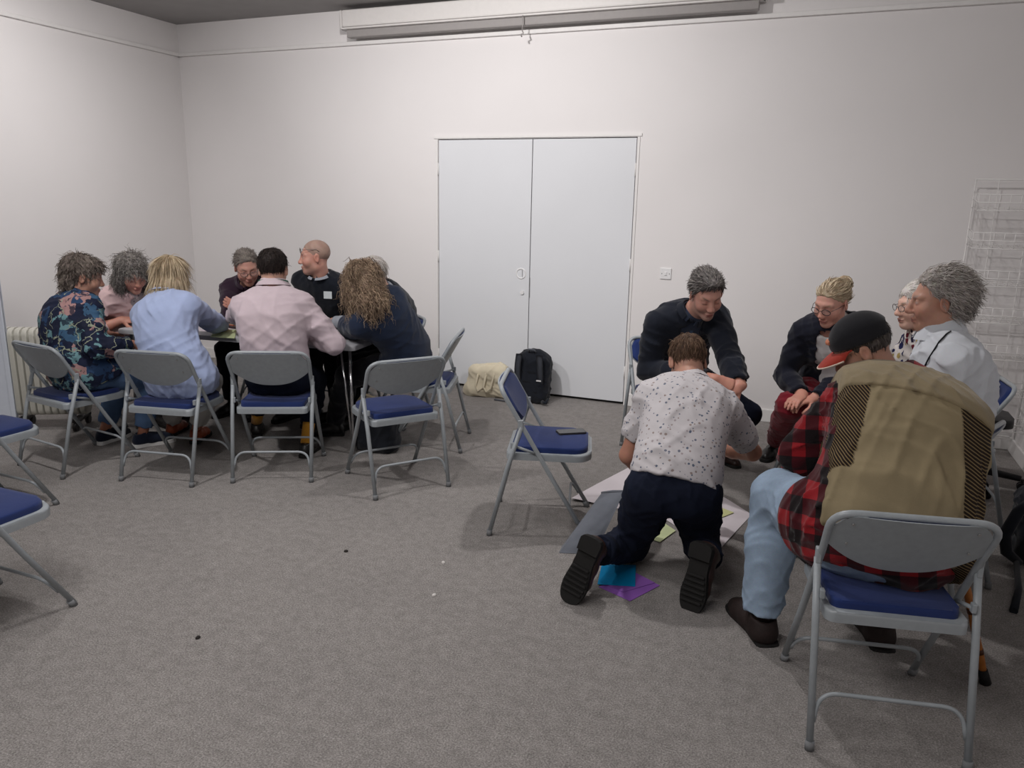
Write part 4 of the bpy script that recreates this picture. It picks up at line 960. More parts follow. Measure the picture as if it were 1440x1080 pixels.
q.chain([B['nb']+fr*.08, B['P'][4]+fr*.165, B['P'][3]+fr*.165], [.055, .050, .022], 's', .008); soft('jacket', q, .008, M_navyjacket, root, base, waves(91, .010, .13, 6), 1)
q = SDF(); add_torso(q, B, .008); soft('shirt', q, .010, cloth('slate_blue_cotton', (52, 60, 78)), root, base)
collar(B, root, base, MC['slate_blue_cotton'], .066, .035, 'shirt_collar', 40); collar(B, root, base, M_navyjacket, .076, .040, 'jacket_collar', 70)
for sg in (-1, 1):
    lp = MB(); a = B['nb']+fr*.085+B['S'][5]*sg*.055-B['tn']*.02-base; c = B['P'][3]+fr*.150+B['S'][3]*sg*.012-base; mid = (a+c)/2+B['S'][4]*sg*.045+fr*.018
    lp.tube([tuple(a), tuple(mid), tuple(c)], [.012, .022, .006], 8).build('lapel', M_navyjacket, root)
ti = MB(); ti.tube([tuple(B['nb']+fr*.078-B['tn']*.01-base), tuple(B['nb']+fr*.098-B['tn']*.05-base), tuple(B['P'][4]+fr*.148-base), tuple(B['P'][3]+fr*.14-base)], [.016, .011, .022, .024], 8); ti.build('tie', cloth('blue_tie', (66, 82, 104)), root)
soft('trousers', trousers(B, .012), .0095, M_darkjeans, root, base, waves(92, .007, .1, 5), 1)
for i in (0, 1): shoe(root, base, B['an%d' % i], B['toe%d' % i], M_brownleather, M_blacksole, sc=1.05); ankle_skin(root, base, B['an%d' % i], B['kn%d' % i], M_blacktr, .036, 'sock')
make_hair(B, root, base, (58, 54, 54), (150, 144, 140), .018, (1.2, .0), [((0, .035, .105), (.062, .055, .028))], n=1600, L=.036, w=.0026, seed=17, lift=.40, flow='back', amp=.006, wave=.04, h=.005)
# 10 -- kneeling, dotted short-sleeved shirt
la, ra = np.array([-.775, 2.945, .185]), np.array([-.318, 3.085, .185])
B = skel((-.495, 3.13, .45), face(.05, 1), at(967, 510, 3.68), face(0, 1), 42, 0, shf=face(.02, 1), bulge=.05, s=1.07, g=.98, hs=1.04, shdrop=.035, kpos=[(-.70, 3.31, .075), (-.40, 3.46, .075)],
         wr=[at(912, 672, 3.72), at(1014, 632, 3.86)], el=[face(-.8, -.3)-UP*.2, face(1., -.35)-UP*.3], an=[la, ra], kn=[face(0, 1)-UP*.4, face(0, 1)-UP*.4], epos=[at(884, 640, 3.60), at(1058, 636, 3.74)], shw=.160, handdir=[face(.2, .6)-UP*.8, face(-.8, .3)+UP*.1], palm=[face(0, -1), -UP], curl=.35)
root, base = start('kneeling person in a white dotted short-sleeved shirt and dark navy trousers', B)
make_body(B, root, base, SKIN['tan'], (90, 66, 50), hh=.0045, bare=.0)
q = garment(B, .016, .36, -.02, slv=1.20)
for i in (0, 1):
    e = B['sh%d' % i]*.28+B['el%d' % i]*.72; d = nrm(B['el%d' % i]-B['sh%d' % i])
    q.add(e-.20, e+.20, (lambda X, Y, Z, e=e, d=d: np.maximum(((X-F32(e[0]))*F32(d[0])+(Y-F32(e[1]))*F32(d[1])+(Z-F32(e[2]))*F32(d[2]))*-1, np.sqrt((X-F32(e[0]))**2+(Y-F32(e[1]))**2+(Z-F32(e[2]))**2)-F32(.19))), 's', .002)
    q.cone(e-d*.03, e+d*.05, .050, .054, 's', .003)
soft('shirt', q, .0075, M_dots, root, base, waves(101, .008, .13, 5), 1)
collar(B, root, base, M_dots, .074, .032, gap=50, up=.062, flare=.024)
soft('trousers', trousers(B, .008, .90, 1.12), .008, M_darkjeans, root, base, waves(102, .009, .10, 6), 1)
for i, (a, t_) in enumerate(((la, np.array([-.30, -.25, -1.0])), (ra, np.array([-.12, -.28, -1.0])))):
    upv = np.array([.10, .95, -.25]) if i == 0 else np.array([.25, .9, -.2]); shoe(root, base, a, t_, M_brownleather, M_blacksole, upv, 1.10, name='boot', tread=True, wx=1.18)
    d = nrm(B['kn%d' % i]-a); e = a+(B['kn%d' % i]-a)*.12; p_ = e-base
    MB().tube([tuple(p_-d*.0), tuple(p_+d*.03), tuple(p_+d*.065)], [.064, .067, .064], 18).build('trouser_cuff', M_darkjeans, root)
make_hair(B, root, base, (62, 46, 36), (128, 102, 82), .010, (1.1, -.02), n=1500, L=.030, w=.0022, seed=19, lift=.35, amp=.003, wave=.022, jit=.5, h=.005, sub=())
# 11 -- blonde, glasses, navy cardigan, red trousers
B = skel((.13, 4.86, .575), yaw(150), at(1170, 426, 4.18), face(-.78, -.55), 24, -4, kpos=[None, at(1112, 570, 4.34)], nboff=face(-1, 0)*.035, shf=face(-.32, -1), bulge=.06, fem=True, g=1.12, s=.99,
         wr=[at(1142, 562, 4.24), at(1128, 556, 4.26)], el=[face(.4, .2)-UP*.9, face(-.15, .5)-UP*.9], an=[ank(1150, 640), ank(1088, 640)], toe=[face(-.3, -1), face(-.6, -.8)],
         handdir=[face(-.9, -.3)-UP*.1, face(-.7, -.7)-UP*.15], palm=[-UP, -UP], curl=(.5, .35))
root, base = start('blonde person in glasses, navy cardigan and red trousers', B)
make_body(B, root, base, SKIN['pink'], (150, 124, 100), hh=.0042, head_kw=dict(fem=True, fat=1.05), face_kw=dict(flush=.45))
fr = nrm(np.cross(B['S'][4], B['tn'])); fr = fr if fr@B['SF'] > 0 else -fr
q = garment(B, .020, .95, .10, slv=1.08); q.chain([B['nb']+fr*.09, B['P'][4]+fr*.17, B['P'][1]+fr*.17], [.055, .082, .080], 's', .012); soft('cardigan', q, .008, M_cardnavy, root, base, waves(111, .009, .11, 6), 1)
q = SDF(); add_torso(q, B, .010); q.half(B['P'][0]-UP*.08, -UP); q.cone(B['nb']+fr*.02, B['nb']+UP*.10+fr*.10, .058, .09, 's', .01); soft('top', q, .009, M_white, root, base, waves(112, .005, .09, 5), 1)
soft('trousers', trousers(B, .012, .94), .0085, M_red, root, base, waves(113, .008, .09, 6), 1)
for i in (0, 1): shoe(root, base, B['an%d' % i], B['toe%d' % i], M_blackleather, M_blacksole, lace=M_laces); ankle_skin(root, base, B['an%d' % i], B['kn%d' % i], M_blacktr, .036, 'sock')
make_hair(B, root, base, (126, 106, 82), (224, 208, 180), .007, (1.05, .0), [((.0, -.115, .060), (.038, .042, .045)), ((0, -.145, .045), (.03, .03, .04))], n=1800, L=.055, w=.0030, seed=21, lift=.10, flow='tail', amp=.003, jit=.15, h=.005)
glasses(B, root, base, M_frame)
# 12 -- floral blouse, white hair, profile
B = skel((.72, 4.60, .575), face(-1, -.1), at(1290, 430, 4.10), face(-1, -.06), 8, 0, bulge=.05, fem=True, g=1.05, s=.97)
root, base = start('white-haired person in a white blouse with coloured flower print, in profile', B)
make_body(B, root, base, SKIN['pale'], (170, 156, 146), hh=.0042, head_kw=dict(fem=True, nose=1.03), face_kw=dict(flush=.3, eyes='open'))
dress(B, root, base, M_blouse, .018, .95, .08, .009, .10, .0085, 121, M_darkjeans)
make_hair(B, root, base, (186, 180, 174), (232, 228, 222), .018, (1.05, -.02), n=1000, L=.05, w=.0024, seed=23, lift=.3, flow='back')
glasses(B, root, base, M_wireframe)
for i in (0, 1): shoe(root, base, B['an%d' % i], B['toe%d' % i], M_blackleather, M_blacksole)
# 13 -- white fleece, bushy grey hair
B = skel((.50, 3.62, .575), yaw(66), at(1321, 424, 3.22), face(-.93, .34), 8, 0, neck=.14, shf=face(-.9, .35), bulge=.065, s=1.04, g=1.10, hs=1.05,
         wr=[np.array([.26, 3.52, .66]), np.array([.22, 3.95, .66])], el=[face(.2, -.5)-UP, face(.2, .4)-UP])
root, base = start('person with bushy grey hair in a white fleece with dark piping', B)
make_body(B, root, base, SKIN['tan'], (150, 140, 134), hh=.004, head_kw=dict(fat=1.06, nose=1.04), face_kw=dict(flush=.5, eyes='open'))
dress(B, root, base, M_fleece, .026, .96, .10, .012, .14, .0075, 131, M_darkjeans, slv=1.35, name='fleece')
collar(B, root, base, M_fleece, .076, .075, gap=30, flare=.030, up=.055)
sh = B['sh0']; s0 = B['nb']; P_ = B['P']
fw_ = B['SF']; flc = [c for c in root.children if c.name.startswith('fleece')][0]
MB().tube(on_ray(flc, base, [(1339, 462), (1331, 470), (1322, 480), (1314, 491), (1307, 503), (1301, 515), (1296, 527)]), .0032, 6).build('piping', M_blacktr, root)
make_hair(B, root, base, (128, 121, 116), (206, 200, 194), .022, (1.25, .004), [((0, -.055, .0), (.078, .058, .080))], n=3200, L=.045, w=.0021, seed=25, lift=.13, curl=.004, wl=.06, flow='back', jit=.2, amp=.010, wave=.05, h=.005, sub=[((0, .10, .0), (.065, .055, .08))])
for i in (0, 1): shoe(root, base, B['an%d' % i], B['toe%d' % i], M_blackleather, M_blacksole)
# 14 -- tan vest over red plaid shirt, black cap, leaning forward, nearest
M_darkboot = plain('dark_brown_suede', (38, 28, 26), .7, .15, 60, .2)
M_plaid = plaid('red_black_plaid', (.2, .1, .5))
B = skel((.265, 2.65, .585), yaw(8), at(1214, 492, 2.95), face(-.88, .42), 34, -4, shf=face(.05, 1), bulge=.065, neck=.155, nboff=face(1, 0)*.05-UP*.015, s=1.10, g=1.25, hs=1.03, shw=.175, shdrop=.03, kpos=[(-.065, 2.96, .55), None],
         wr=[np.array([.03, 3.22, .64]), np.array([.36, 3.22, .62])], epos=[at(1122, 640, 2.98), np.array([.485, 2.98, .70])], el=[face(-.8, -.4)-UP*.8, face(.5, -.2)-UP*.9], an=[ank(1067, 893), ank(1232, 900)], toe=[face(-.15, 1), face(.1, 1)], kn=[face(-.4, .6)+UP, None])
root, base = start('person in a tan vest over a red plaid shirt and black cap, nearest the camera', B)
make_body(B, root, base, SKIN['tan'], (60, 52, 48), hh=.0045)
fr = nrm(np.cross(B['S'][4], B['tn'])); fr = fr if fr@B['SF'] > 0 else -fr
q = garment(B, .020, .97, .16, slv=1.32, body=1.0, skirt=.30); soft('plaid_shirt', q, .0075, M_plaid, root, base, waves(141, .012, .13, 6), 1)
collar(B, root, base, M_plaid, .074, .075, 'shirt_collar', 60, up=.150, flare=.045)
soft('trousers', trousers(B, .014, .985, 1.15), .0075, M_lightjeans, root, base, waves(142, .008, .12, 5), 1)
# vest: one shell, tan panels and open-mesh sides told apart by an attribute
def vest_material():
    t = NT('tan_vest', .9, .15); a = t.n('ShaderNodeVertexColor'); a.layer_name = 'Col'; sp = t.n('ShaderNodeSeparateColor'); t.l(a.outputs[0], sp.inputs[0])
    co_ = t.coord(); n1 = t.noise(co_, 7., 4); n2 = t.noise(co_, 420., 2); c = lin((138, 125, 98)); tan = t.ramp(n1.outputs[0], [(.3, tuple(x*.86 for x in c)), (.7, tuple(x*1.08 for x in c))])
    xyz = t.n('ShaderNodeSeparateXYZ'); t.l(t.coord((1, 1, 1), (0, 0, 0)), xyz.inputs[0])
    w = t.math('SINE', t.math('MULTIPLY', t.math('ADD', t.math('MULTIPLY', xyz.outputs[2], 1.0), t.math('MULTIPLY', xyz.outputs[0], .75)), 2*math.pi/.0105))
    st_ = t.ramp(w, [(.35, lin((34, 26, 22))), (.62, lin((122, 104, 74)))])
    t.col(t.mix(sp.outputs[0], tan, st_)); t.bump(t.math('ADD', n1.outputs[0], t.math('MULTIPLY', n2.outputs[0], .2)), .45, .008); return t.m
q = SDF(); add_torso(q, B, .034); q.tubes(B['P'][:6], B['S'][:6], [x*w_+.034 for x, w_ in zip(B['w'][:6], (1.16, 1.16, 1.18, 1.18, 1.14, 1.08))], [x+.030 for x in B['d'][:6]], k=.03, pw=2.3); q.half(B['P'][0]-nrm(B['P'][1]-B['P'][0])*.07, -nrm(B['P'][1]-B['P'][0]), 'i', .004)
n_ = nrm(B['sb']-B['nb']); q.cone(B['nb']-n_*.01, B['nb']+n_*.12, .070, .10, 's', .008)
for i in (0, 1):
    sg = (-1, 1)[i]; d = nrm(B['el%d' % i]-B['sh%d' % i]); q.half(B['sh%d' % i]+B['SR']*sg*.055, B['SR']*sg*1.0, 'i', .012)
V, Q = q.mesh(.0075, waves(143, .010, .16, 6), smooth=1)
axs = nrm(B['nb']-B['P'][0]); bk = -fr; SRx = B['SR']; rel = V-B['P'][0]; u_ = rel@SRx; v_ = rel@axs/B['len']; bck = rel@(-fr)
side = ((np.abs(u_-.015) > .150-.05*(v_-.5)) & (v_ < .70) & (np.abs(u_-.015) < .262) & ((v_ > .10) | (u_ > 0))).astype(float); cols = np.zeros((len(V), 3)); cols[:, 0] = side
vest = link('vest', npmesh('vest', V-base, Q, cols=cols), vest_material(), root)
# yoke flap lying over the shoulders
q = SDF(); add_torso(q, B, .043); q.tubes(B['P'][3:6], B['S'][3:6], [x*w_+.041 for x, w_ in zip(B['w'][3:6], (1.18, 1.14, 1.08))], [x+.039 for x in B['d'][3:6]], k=.03, pw=2.3); n2_ = B['P'][0]+axs*B['len']*.68; q.half(n2_, -axs, 'i', .003); q.half(B['nb']+fr*.02, fr, 'i', .004); q.cone(B['nb']-n_*.01, B['nb']+n_*.12, .072, .10, 's', .008)
for i in (0, 1): sg = (-1, 1)[i]; q.half(B['sh%d' % i]+B['SR']*sg*.06, B['SR']*sg, 'i', .012)
soft('yoke', q, .0075, M_tan, root, base, waves(143, .010, .16, 6), 1)
for i in (0, 1): shoe(root, base, B['an%d' % i], B['toe%d' % i], M_darkboot, M_blacksole, sc=1.22, wx=1.08, name='boot'); ankle_skin(root, base, B['an%d' % i], B['kn%d' % i], M_darkboot, .050, 'boot_shaft', .09)
make_hair(B, root, base, (48, 44, 44), (120, 112, 108), .008, (1.05, -.02), n=700, L=.025, w=.002, seed=27, lift=.2)
# cap
R_ = B['HR']; hs = B['hs']; q = SDF(); q.ell(hl(B, 0, -.012, .050), [.092*hs, .112*hs, .094*hs], R_); q.half(hl(B, 0, 0, .036), R_[1]*.12-R_[2], 'i', .003); q.ell(hl(B, 0, -.012, .034), [.086*hs, .105*hs, .05*hs], R_, 's', .003)
q.ell(hl(B, 0, -.115, .045), [.034*hs, .03*hs, .026*hs], R_, 's', .004)
M_capb = cloth('black_cap_cotton', (30, 30, 34), .15, 300.); cap = thing('baseball_cap', 'black baseball cap with red-edged peak on the person in the tan vest', 'cap', tuple(base+np.array([0, 0, 1.0])))
cb = base+np.array([0, 0, 1.0]); soft('crown', q, .005, M_capb, cap, cb)
def brim(dz):
    def fn(u, v):
        a = math.radians(-70+140*u); rr = 1+.75*v*math.cos(a)**.6; x = .090*math.sin(a)*(1+.08*v); y = -.012+.108*math.cos(a)+.075*v*max(math.cos(a), 0)**.55; z = .042-.006+dz-.022*v*v-.16*abs(x)**1.6
        return tuple(hl(B, x, y, z)-cb)
    return fn
b = MB(); A = b.grid(brim(.003), 21, 7); C = b.grid(brim(-.002), 21, 7)
for i in range(20):
    for j in (0, 6): b.bm.faces.new((A[i][j], A[i+1][j], C[i+1][j], C[i][j]))
for j in range(6):
    for i in (0, 20): b.bm.faces.new((A[i][j], A[i][j+1], C[i][j+1], C[i][j]))
b.build('peak', cloth('red_cap_cotton', (150, 52, 40)), cap, 50)
MB().tube([hl(B, .092*math.sin(math.radians(-70+140*k/20))*1.08, -.012+.108*math.cos(math.radians(-70+140*k/20))+.077*max(math.cos(math.radians(-70+140*k/20)), 0)**.55, .014-.16*abs(.092*math.sin(math.radians(-70+140*k/20))*1.06)**1.6)-cb for k in range(21)], .0035, 6).build('peak_edge', plain('peak_piping', (206, 190, 176), .8), cap)
MB().tube([hl(B, .03, .085, .082)-cb, hl(B, .012, .092, .085)-cb, hl(B, -.012, .092, .085)-cb, hl(B, -.03, .085, .082)-cb], [.008, .011, .011, .008], 8).build('badge', plain('cap_badge', (186, 120, 92), .8, .3, 160), cap)
for r_ in INFO: print('TORSO', r_)
# ------------------------------------------------------------------ table and things on it
TA = math.radians(6.2); TX, TY = np.array([math.cos(TA), math.sin(TA), 0]), np.array([-math.sin(TA), math.cos(TA), 0])
TC = np.array([-2.685, 4.03, 0])-TX*.90+TY*.375
tb = thing('folding_table', 'long grey-topped folding table with chrome legs', 'table', tuple(TC), TA)
M_top = plain('table_laminate', (176, 176, 180), .45, .03, 60); M_edge = plain('table_edge', (168, 168, 170), .4, .04); M_chrome = plain('chrome', (196, 196, 198), .18, .02, metal=1.0)
MB().slab(rrect(1.80, .75, .03), .712, .730, .003).build('tabletop', M_top, tb, 40); MB().slab(rrect(1.806, .756, .032), .700, .7245, .003).build('edge_band', M_edge, tb, 40)
for sx in (-1, 1):
    for sy in (-1, 1):
        l = MB(); l.tube([(sx*.84, sy*.31, .70), (sx*.855, sy*.325, .0)], .011, 10); l.build('leg', M_chrome, tb)
        l = MB(); l.tube([(sx*.79, sy*.335, .70), (sx*.845, sy*.327, .10)], .008, 8); l.build('leg_stay', M_chrome, tb)
    MB().tube([(sx*.85, -.32, .12), (sx*.85, .32, .12)], .008, 8).build('crossbar', M_chrome, tb)
def paper(name, label, quad, z, m, cat='paper', group=None, curlz=.0):
    """thin sheet, slightly wavy, corners given in world xy"""
    q = [np.array([p[0], p[1], z]) for p in quad]; c = sum(q)/4; th = .0012
    root = None; b = MB(); rg = random.Random(name+label)
    ph = rg.uniform(0, 6)
    def fn(dz):
        def f(u, v):
            p = (q[0]*(1-u)+q[1]*u)*(1-v)+(q[3]*(1-u)+q[2]*u)*v-c
            return (p[0], p[1], dz+curlz*(.5+.5*math.sin(u*5+ph+v*3))*max(abs(u-.5), abs(v-.5))*2)
        return f
    A = b.grid(fn(th+.0008), 9, 9); C = b.grid(fn(.0005), 9, 9)
    for i in range(8):
        for j in (0, 8): b.bm.faces.new((A[i][j], A[i+1][j], C[i+1][j], C[i][j])); b.bm.faces.new((A[j][i], A[j][i+1], C[j][i+1], C[j][i]))
    o = b.build(name, m, None, 40); o.location = c; return tag(o, label, cat, group)
M_paper = plain('white_paper', (216, 208, 212), .8, .02, 8); M_yelpap = plain('pale_yellow_paper', (206, 208, 150), .8, .03, 8); M_greenpap = plain('pale_green_paper', (196, 206, 160), .8, .03, 8)
M_bluepap = plain('bright_blue_card', (0, 142, 200), .6, .03, 8); M_purpap = plain('purple_card', (142, 92, 178), .6, .03, 8)
def tq(cx_, cy_, w, d, a): 
    c = TC+TX*cx_+TY*cy_; ca, sa = math.cos(a+TA), math.sin(a+TA); return [c+np.array([ca*x-sa*y, sa*x+ca*y, 0]) for x, y in ((-w/2, -d/2), (w/2, -d/2), (w/2, d/2), (-w/2, d/2))]
paper('paper_sheet', 'large white paper sheet spread on the table', tq(-.35, .03, .84, .59, .03), .7312, M_paper, curlz=.002)
paper('paper_sheet', 'pale green paper on the table beside the pens', [flo(296, 474, .734), flo(330, 476, .734), flo(333, 464, .734), flo(303, 463, .734)], .734, M_greenpap)
pn = flo(316, 459, .74)
for k, (c_, dx, dy, a, lab) in enumerate((((216, 96, 60), 0, 0, .3, 'orange marker pen lying on the table'), ((190, 150, 120), .03, .035, .1, 'beige marker pen lying beside the orange one on the table'), ((70, 52, 54), .06, -.01, -.2, 'dark marker pen on the table, right of the orange one'))):
    p = thing('marker_pen', lab, 'pen', (pn[0]+dx, pn[1]+dy, .741), a, 'marker pens on the table'); m = plain('pen_%d' % k, c_, .4, .03)
    MB().tube([(-.06, 0, .003), (.035, 0, .003)], .009, 10).build('barrel', m, p); MB().tube([(.035, 0, .003), (.07, 0, .003)], [.0098, .008], 10).build('cap', plain('pen_cap_%d' % k, tuple(int(x*.7) for x in c_), .4, .03), p)
# ------------------------------------------------------------------ floor papers and cards
paper('paper_sheet', 'large white paper on the floor behind the grey bag', [flo(803, 704), flo(905, 722), flo(935, 662), flo(888, 656)], .001, M_paper, curlz=.012)
paper('paper_sheet', 'large white paper on the floor right of the kneeling person', [flo(930, 728), flo(1010, 776), flo(1057, 724), flo(1000, 690)], .001, M_paper, curlz=.004)
paper('paper_sheet', 'pale yellow sheet on the white paper right of the kneeling person', [flo(985, 718), flo(1001, 735), flo(1032, 723), flo(1004, 712)], .008, M_yelpap)
paper('paper_sheet', 'pale green sheet on the floor between the legs of the kneeling person', [flo(905, 757), flo(928, 764), flo(950, 748), flo(920, 728)], .006, M_greenpap)
paper('card_sheet', 'lower purple card on the floor by the boot of the kneeling person', [flo(842, 826), flo(886, 846), flo(928, 824), flo(890, 806)], .001, M_purpap)
paper('card_sheet', 'upper purple card under the blue card', [flo(848, 822), flo(876, 834), flo(921, 821), flo(888, 804)], .004, M_purpap)
paper('card_sheet', 'bright blue card on top of the purple cards', [flo(840, 824), flo(893, 827), flo(894, 797), flo(846, 796)], .007, M_bluepap)
# phone on the empty chair
ph_a = math.radians(-73.7); ph_c = flo(803, 607, .468)
ph = thing('phone', 'dark phone lying on the blue seat of the empty chair', 'phone', (ph_c[0], ph_c[1], .4635), math.atan2(*(flo(822, 604, .468)-flo(783, 606, .468))[[1, 0]]))
MB().slab(rrect(.150, .074, .010), .0, .0085, .002).build('case', plain('phone_case', (52, 50, 52), .5, .05), ph, 40); MB().slab(rrect(.144, .068, .008), .0083, .0092).build('screen', plain('phone_screen', (20, 20, 22), .15, .02, spec=.6), ph)
# ------------------------------------------------------------------ bags
M_canvas = cloth('cream_canvas', (208, 198, 174), .07, 300., .4); M_nylon = cloth('black_nylon', (26, 29, 36), .15, 350., .3); M_webb = cloth('charcoal_webbing', (84, 87, 95), .1, 500.); M_greybag = cloth('grey_canvas', (106, 110, 118), .1, 350., .4)
b0 = np.array([-2.565, 5.90, 0]); to = thing('tote_bag', 'cream canvas tote bag slumped against the door', 'bag', tuple(b0))
q = SDF(); q.rbox((0, 0, .13), (.185, .075, .14), None, .06, k=.03); q.ell((-.10, -.02, .06), (.13, .09, .07), k=.05); q.ell((.05, 0, .22), (.12, .07, .085), k=.05); q.ell((-.14, 0, .02), (.09, .08, .04), k=.04); q.ell((.0, -.01, .32), (.10, .03, .06), None, 's', .03); q.half((0, 0, 0), (0, 0, -1)); 
V, Q = q.mesh(.008, waves(201, .010, .14, 5), smooth=1); link('bag_body', npmesh('bag_body', V+b0*0, Q), M_canvas, to)
for sx in (-.045, .03):
    hdl = MB(); hdl.tube([(sx-.02, -.085, .20), (sx-.035, -.105, .10), (sx-.01, -.105, .055), (sx+.03, -.10, .09), (sx+.05, -.08, .2), (sx+.05, -.05, .27)], .009, 8); hdl.build('handle', M_canvas, to)
b1 = np.array([-2.155, 5.86, 0]); bp_ = thing('backpack', 'black backpack with charcoal straps leaning on the door', 'bag', tuple(b1))
tilt = Matrix.Rotation(math.radians(-9), 3, 'X'); RT = np.array(tilt)
q = SDF(); q.rbox((0, .02, .20), (.155, .085, .20), RT.T, .07, k=.03); q.ell((0, .05, .37), (.125, .075, .08), RT.T, k=.06); q.half((0, 0, .004), (0, 0, -1))
V, Q = q.mesh(.008, waves(202, .008, .12, 6), smooth=1); link('pack_body', npmesh('pack_body', V, Q), M_nylon, bp_)
for z in (.09, .17, .25, .33): MB().box((0, -.066+.16*(z-.09)+.0, z), (.16, .03, .058), bev=.012).build('back_pad', cloth('black_mesh', (20, 22, 27), .1, 600.), bp_)
for sx in (-1, 1):
    st = MB(); st.grid(lambda u, v, sx=sx: (sx*(.088+.012*math.sin(v*3.1))+(u-.5)*.055, -.083-.028*math.sin(v*3.14)+.16*v*.36-.0+.01*(1-abs(u-.5)*2), .42-.35*v if v < .98 else .075), 4, 14)
    bmesh.ops.solidify(st.bm, geom=st.bm.faces[:], thickness=.010); so = st.build('shoulder_strap', M_webb, bp_)
    if sx > 0: MB().box((.098, -.110, .215), (.04, .006, .010), rz=0).build('strap_tag', M_white, so)
MB().tube([(-.03, -.01, .43), (-.02, -.035, .455), (.02, -.035, .455), (.03, -.01, .43)], .008, 8).build('grab_handle', M_webb, bp_)
MB().tube([(-.13, -.06, .02), (-.20, -.10, .008), (-.30, -.09, .007)], [.006, .005, .009], 8).build('loose_strap', M_webb, bp_)
MB().tube([(.12, -.07, .03), (.16, -.09, .03), (.17, -.06, .06)], [.016, .014, .010], 8).build('strap_end', M_nylon, bp_)
# grey bag by the kneeling person: a flat wedge leaning up
g0 = flo(835, 770); gb = thing('grey_bag', 'limp grey fabric bag standing beside the kneeling person', 'bag', (g0[0], g0[1], 0))
a_, b_, c_, d_ = [p-np.array([g0[0], g0[1], 0]) for p in (flo(786, 778), flo(836, 780), at(878, 692, 3.72), at(846, 694, 3.82))]
wv = waves(203, .012, .17, 5); aw = face(.25, 1)
def gpan(off0, off1, push):
    def f(u, v):
        p = (a_*(1-u)+b_*u)*(1-v)+(d_*(1-u)+c_*u)*v; edge = min(u, 1-u, v, 1-v)*2
        n = float(wv(np.array([p[0]]), np.array([p[1]]), np.array([p[2]]))[0]); p = p+aw*(off0*(1-v)+off1*v)+(-aw*.6+UP*.4)*(n*.9+push*math.sin(math.pi*u)*math.sin(math.pi*v))*min(1, edge*4+.15)
        return (p[0], p[1], max(p[2], .002))
    return f
bg = MB(); A = bg.grid(gpan(0, 0, .022), 22, 22); C_b = bg.grid(gpan(.085, .018, -.02), 22, 22)
for i in range(21):
    for j in (0, 21): bg.bm.faces.new((A[i][j], A[i+1][j], C_b[i+1][j], C_b[i][j])); bg.bm.faces.new((A[j][i], A[j][i+1], C_b[j][i+1], C_b[j][i]))
bo = bg.build('bag_body', M_greybag, gb, 50)
MB().tube([tuple(d_+aw*.009), tuple((c_+d_)/2+aw*.009+UP*.004), tuple(c_+aw*.009)], .007, 8).build('top_seam', M_greybag, gb)
MB().tube([tuple(c_+aw*.01), tuple(c_+aw*.03-UP*.06+face(1, 0)*.015), tuple(c_+aw*.04-UP*.14+face(1, 0)*.005)], [.012, .014, .008], 8).build('strap', M_greybag, gb)
# black bag at the right edge, with loose straps
k0 = np.array([1.01, 4.10, 0]); kb = thing('black_bag', 'black rucksack with loose straps on the floor at the right edge', 'bag', tuple(k0))
q = SDF(); q.rbox((.10, .02, .17), (.12, .13, .18), None, .07); q.ell((.08, .0, .30), (.11, .11, .10), k=.05); q.half((0, 0, 0), (0, 0, -1)); V, Q = q.mesh(.009, waves(204, .012, .12, 6), smooth=1); link('bag_body', npmesh('bag_body', V, Q), M_nylon, kb)
MB().tube([(.03, -.08, .36), (-.045, -.11, .27), (-.085, -.13, .16), (-.065, -.12, .07), (.0, -.11, .02)], [.018, .026, .028, .026, .018], 8).build('shoulder_strap', M_nylon, kb)
MB().tube([(-.02, -.13, .03), (-.06, -.40, .012), (-.12, -.62, .010)], [.012, .014, .016], 8).build('loose_strap', M_nylon, kb)
# ------------------------------------------------------------------ walking stick beside the nearest chair
ca, cb_ = flo(1385, 957, .012), np.array([.50, 2.83, .62]); cn = thing('walking_stick', 'brown bamboo walking stick with black rubber tip by the nearest chair', 'cane', (ca[0], ca[1], 0))
ca2, cb2 = ca-np.array([ca[0], ca[1], 0]), cb_-np.array([ca[0], ca[1], 0]); M_bam = plain('bamboo', (150, 92, 40), .4, .25, 30); M_tip = plain('rubber_tip', (24, 24, 24), .7)
pts = [ca2*(1-t)+cb2*t for t in [i/12 for i in range(13)]]; MB().tube([tuple(p) for p in pts], [.0125 if i % 2 else .0140 for i in range(13)], 10).build('shaft', M_bam, cn)
dcn = nrm(cb2-ca2); MB().tube([tuple(ca2-dcn*.010), tuple(ca2+dcn*.045)], [.020, .016], 12).build('tip', M_tip, cn)
for f_ in (.17, .42, .66): MB().tube([tuple(ca2*(1-f_)+cb2*f_), tuple(ca2*(1-f_-.03)+cb2*(f_+.03))], .0146, 10).build('burn_band', plain('bamboo_node', (70, 40, 22), .5), cn)
hk = MB(); hk.tube([tuple(cb2+dcn*0), tuple(cb2+dcn*.04+np.array([-.01, .02, 0])), tuple(cb2+dcn*.05+np.array([-.03, .06, 0])), tuple(cb2+dcn*.03+np.array([-.04, .09, -.01]))], .012, 10); hk.build('crook', M_bam, cn)
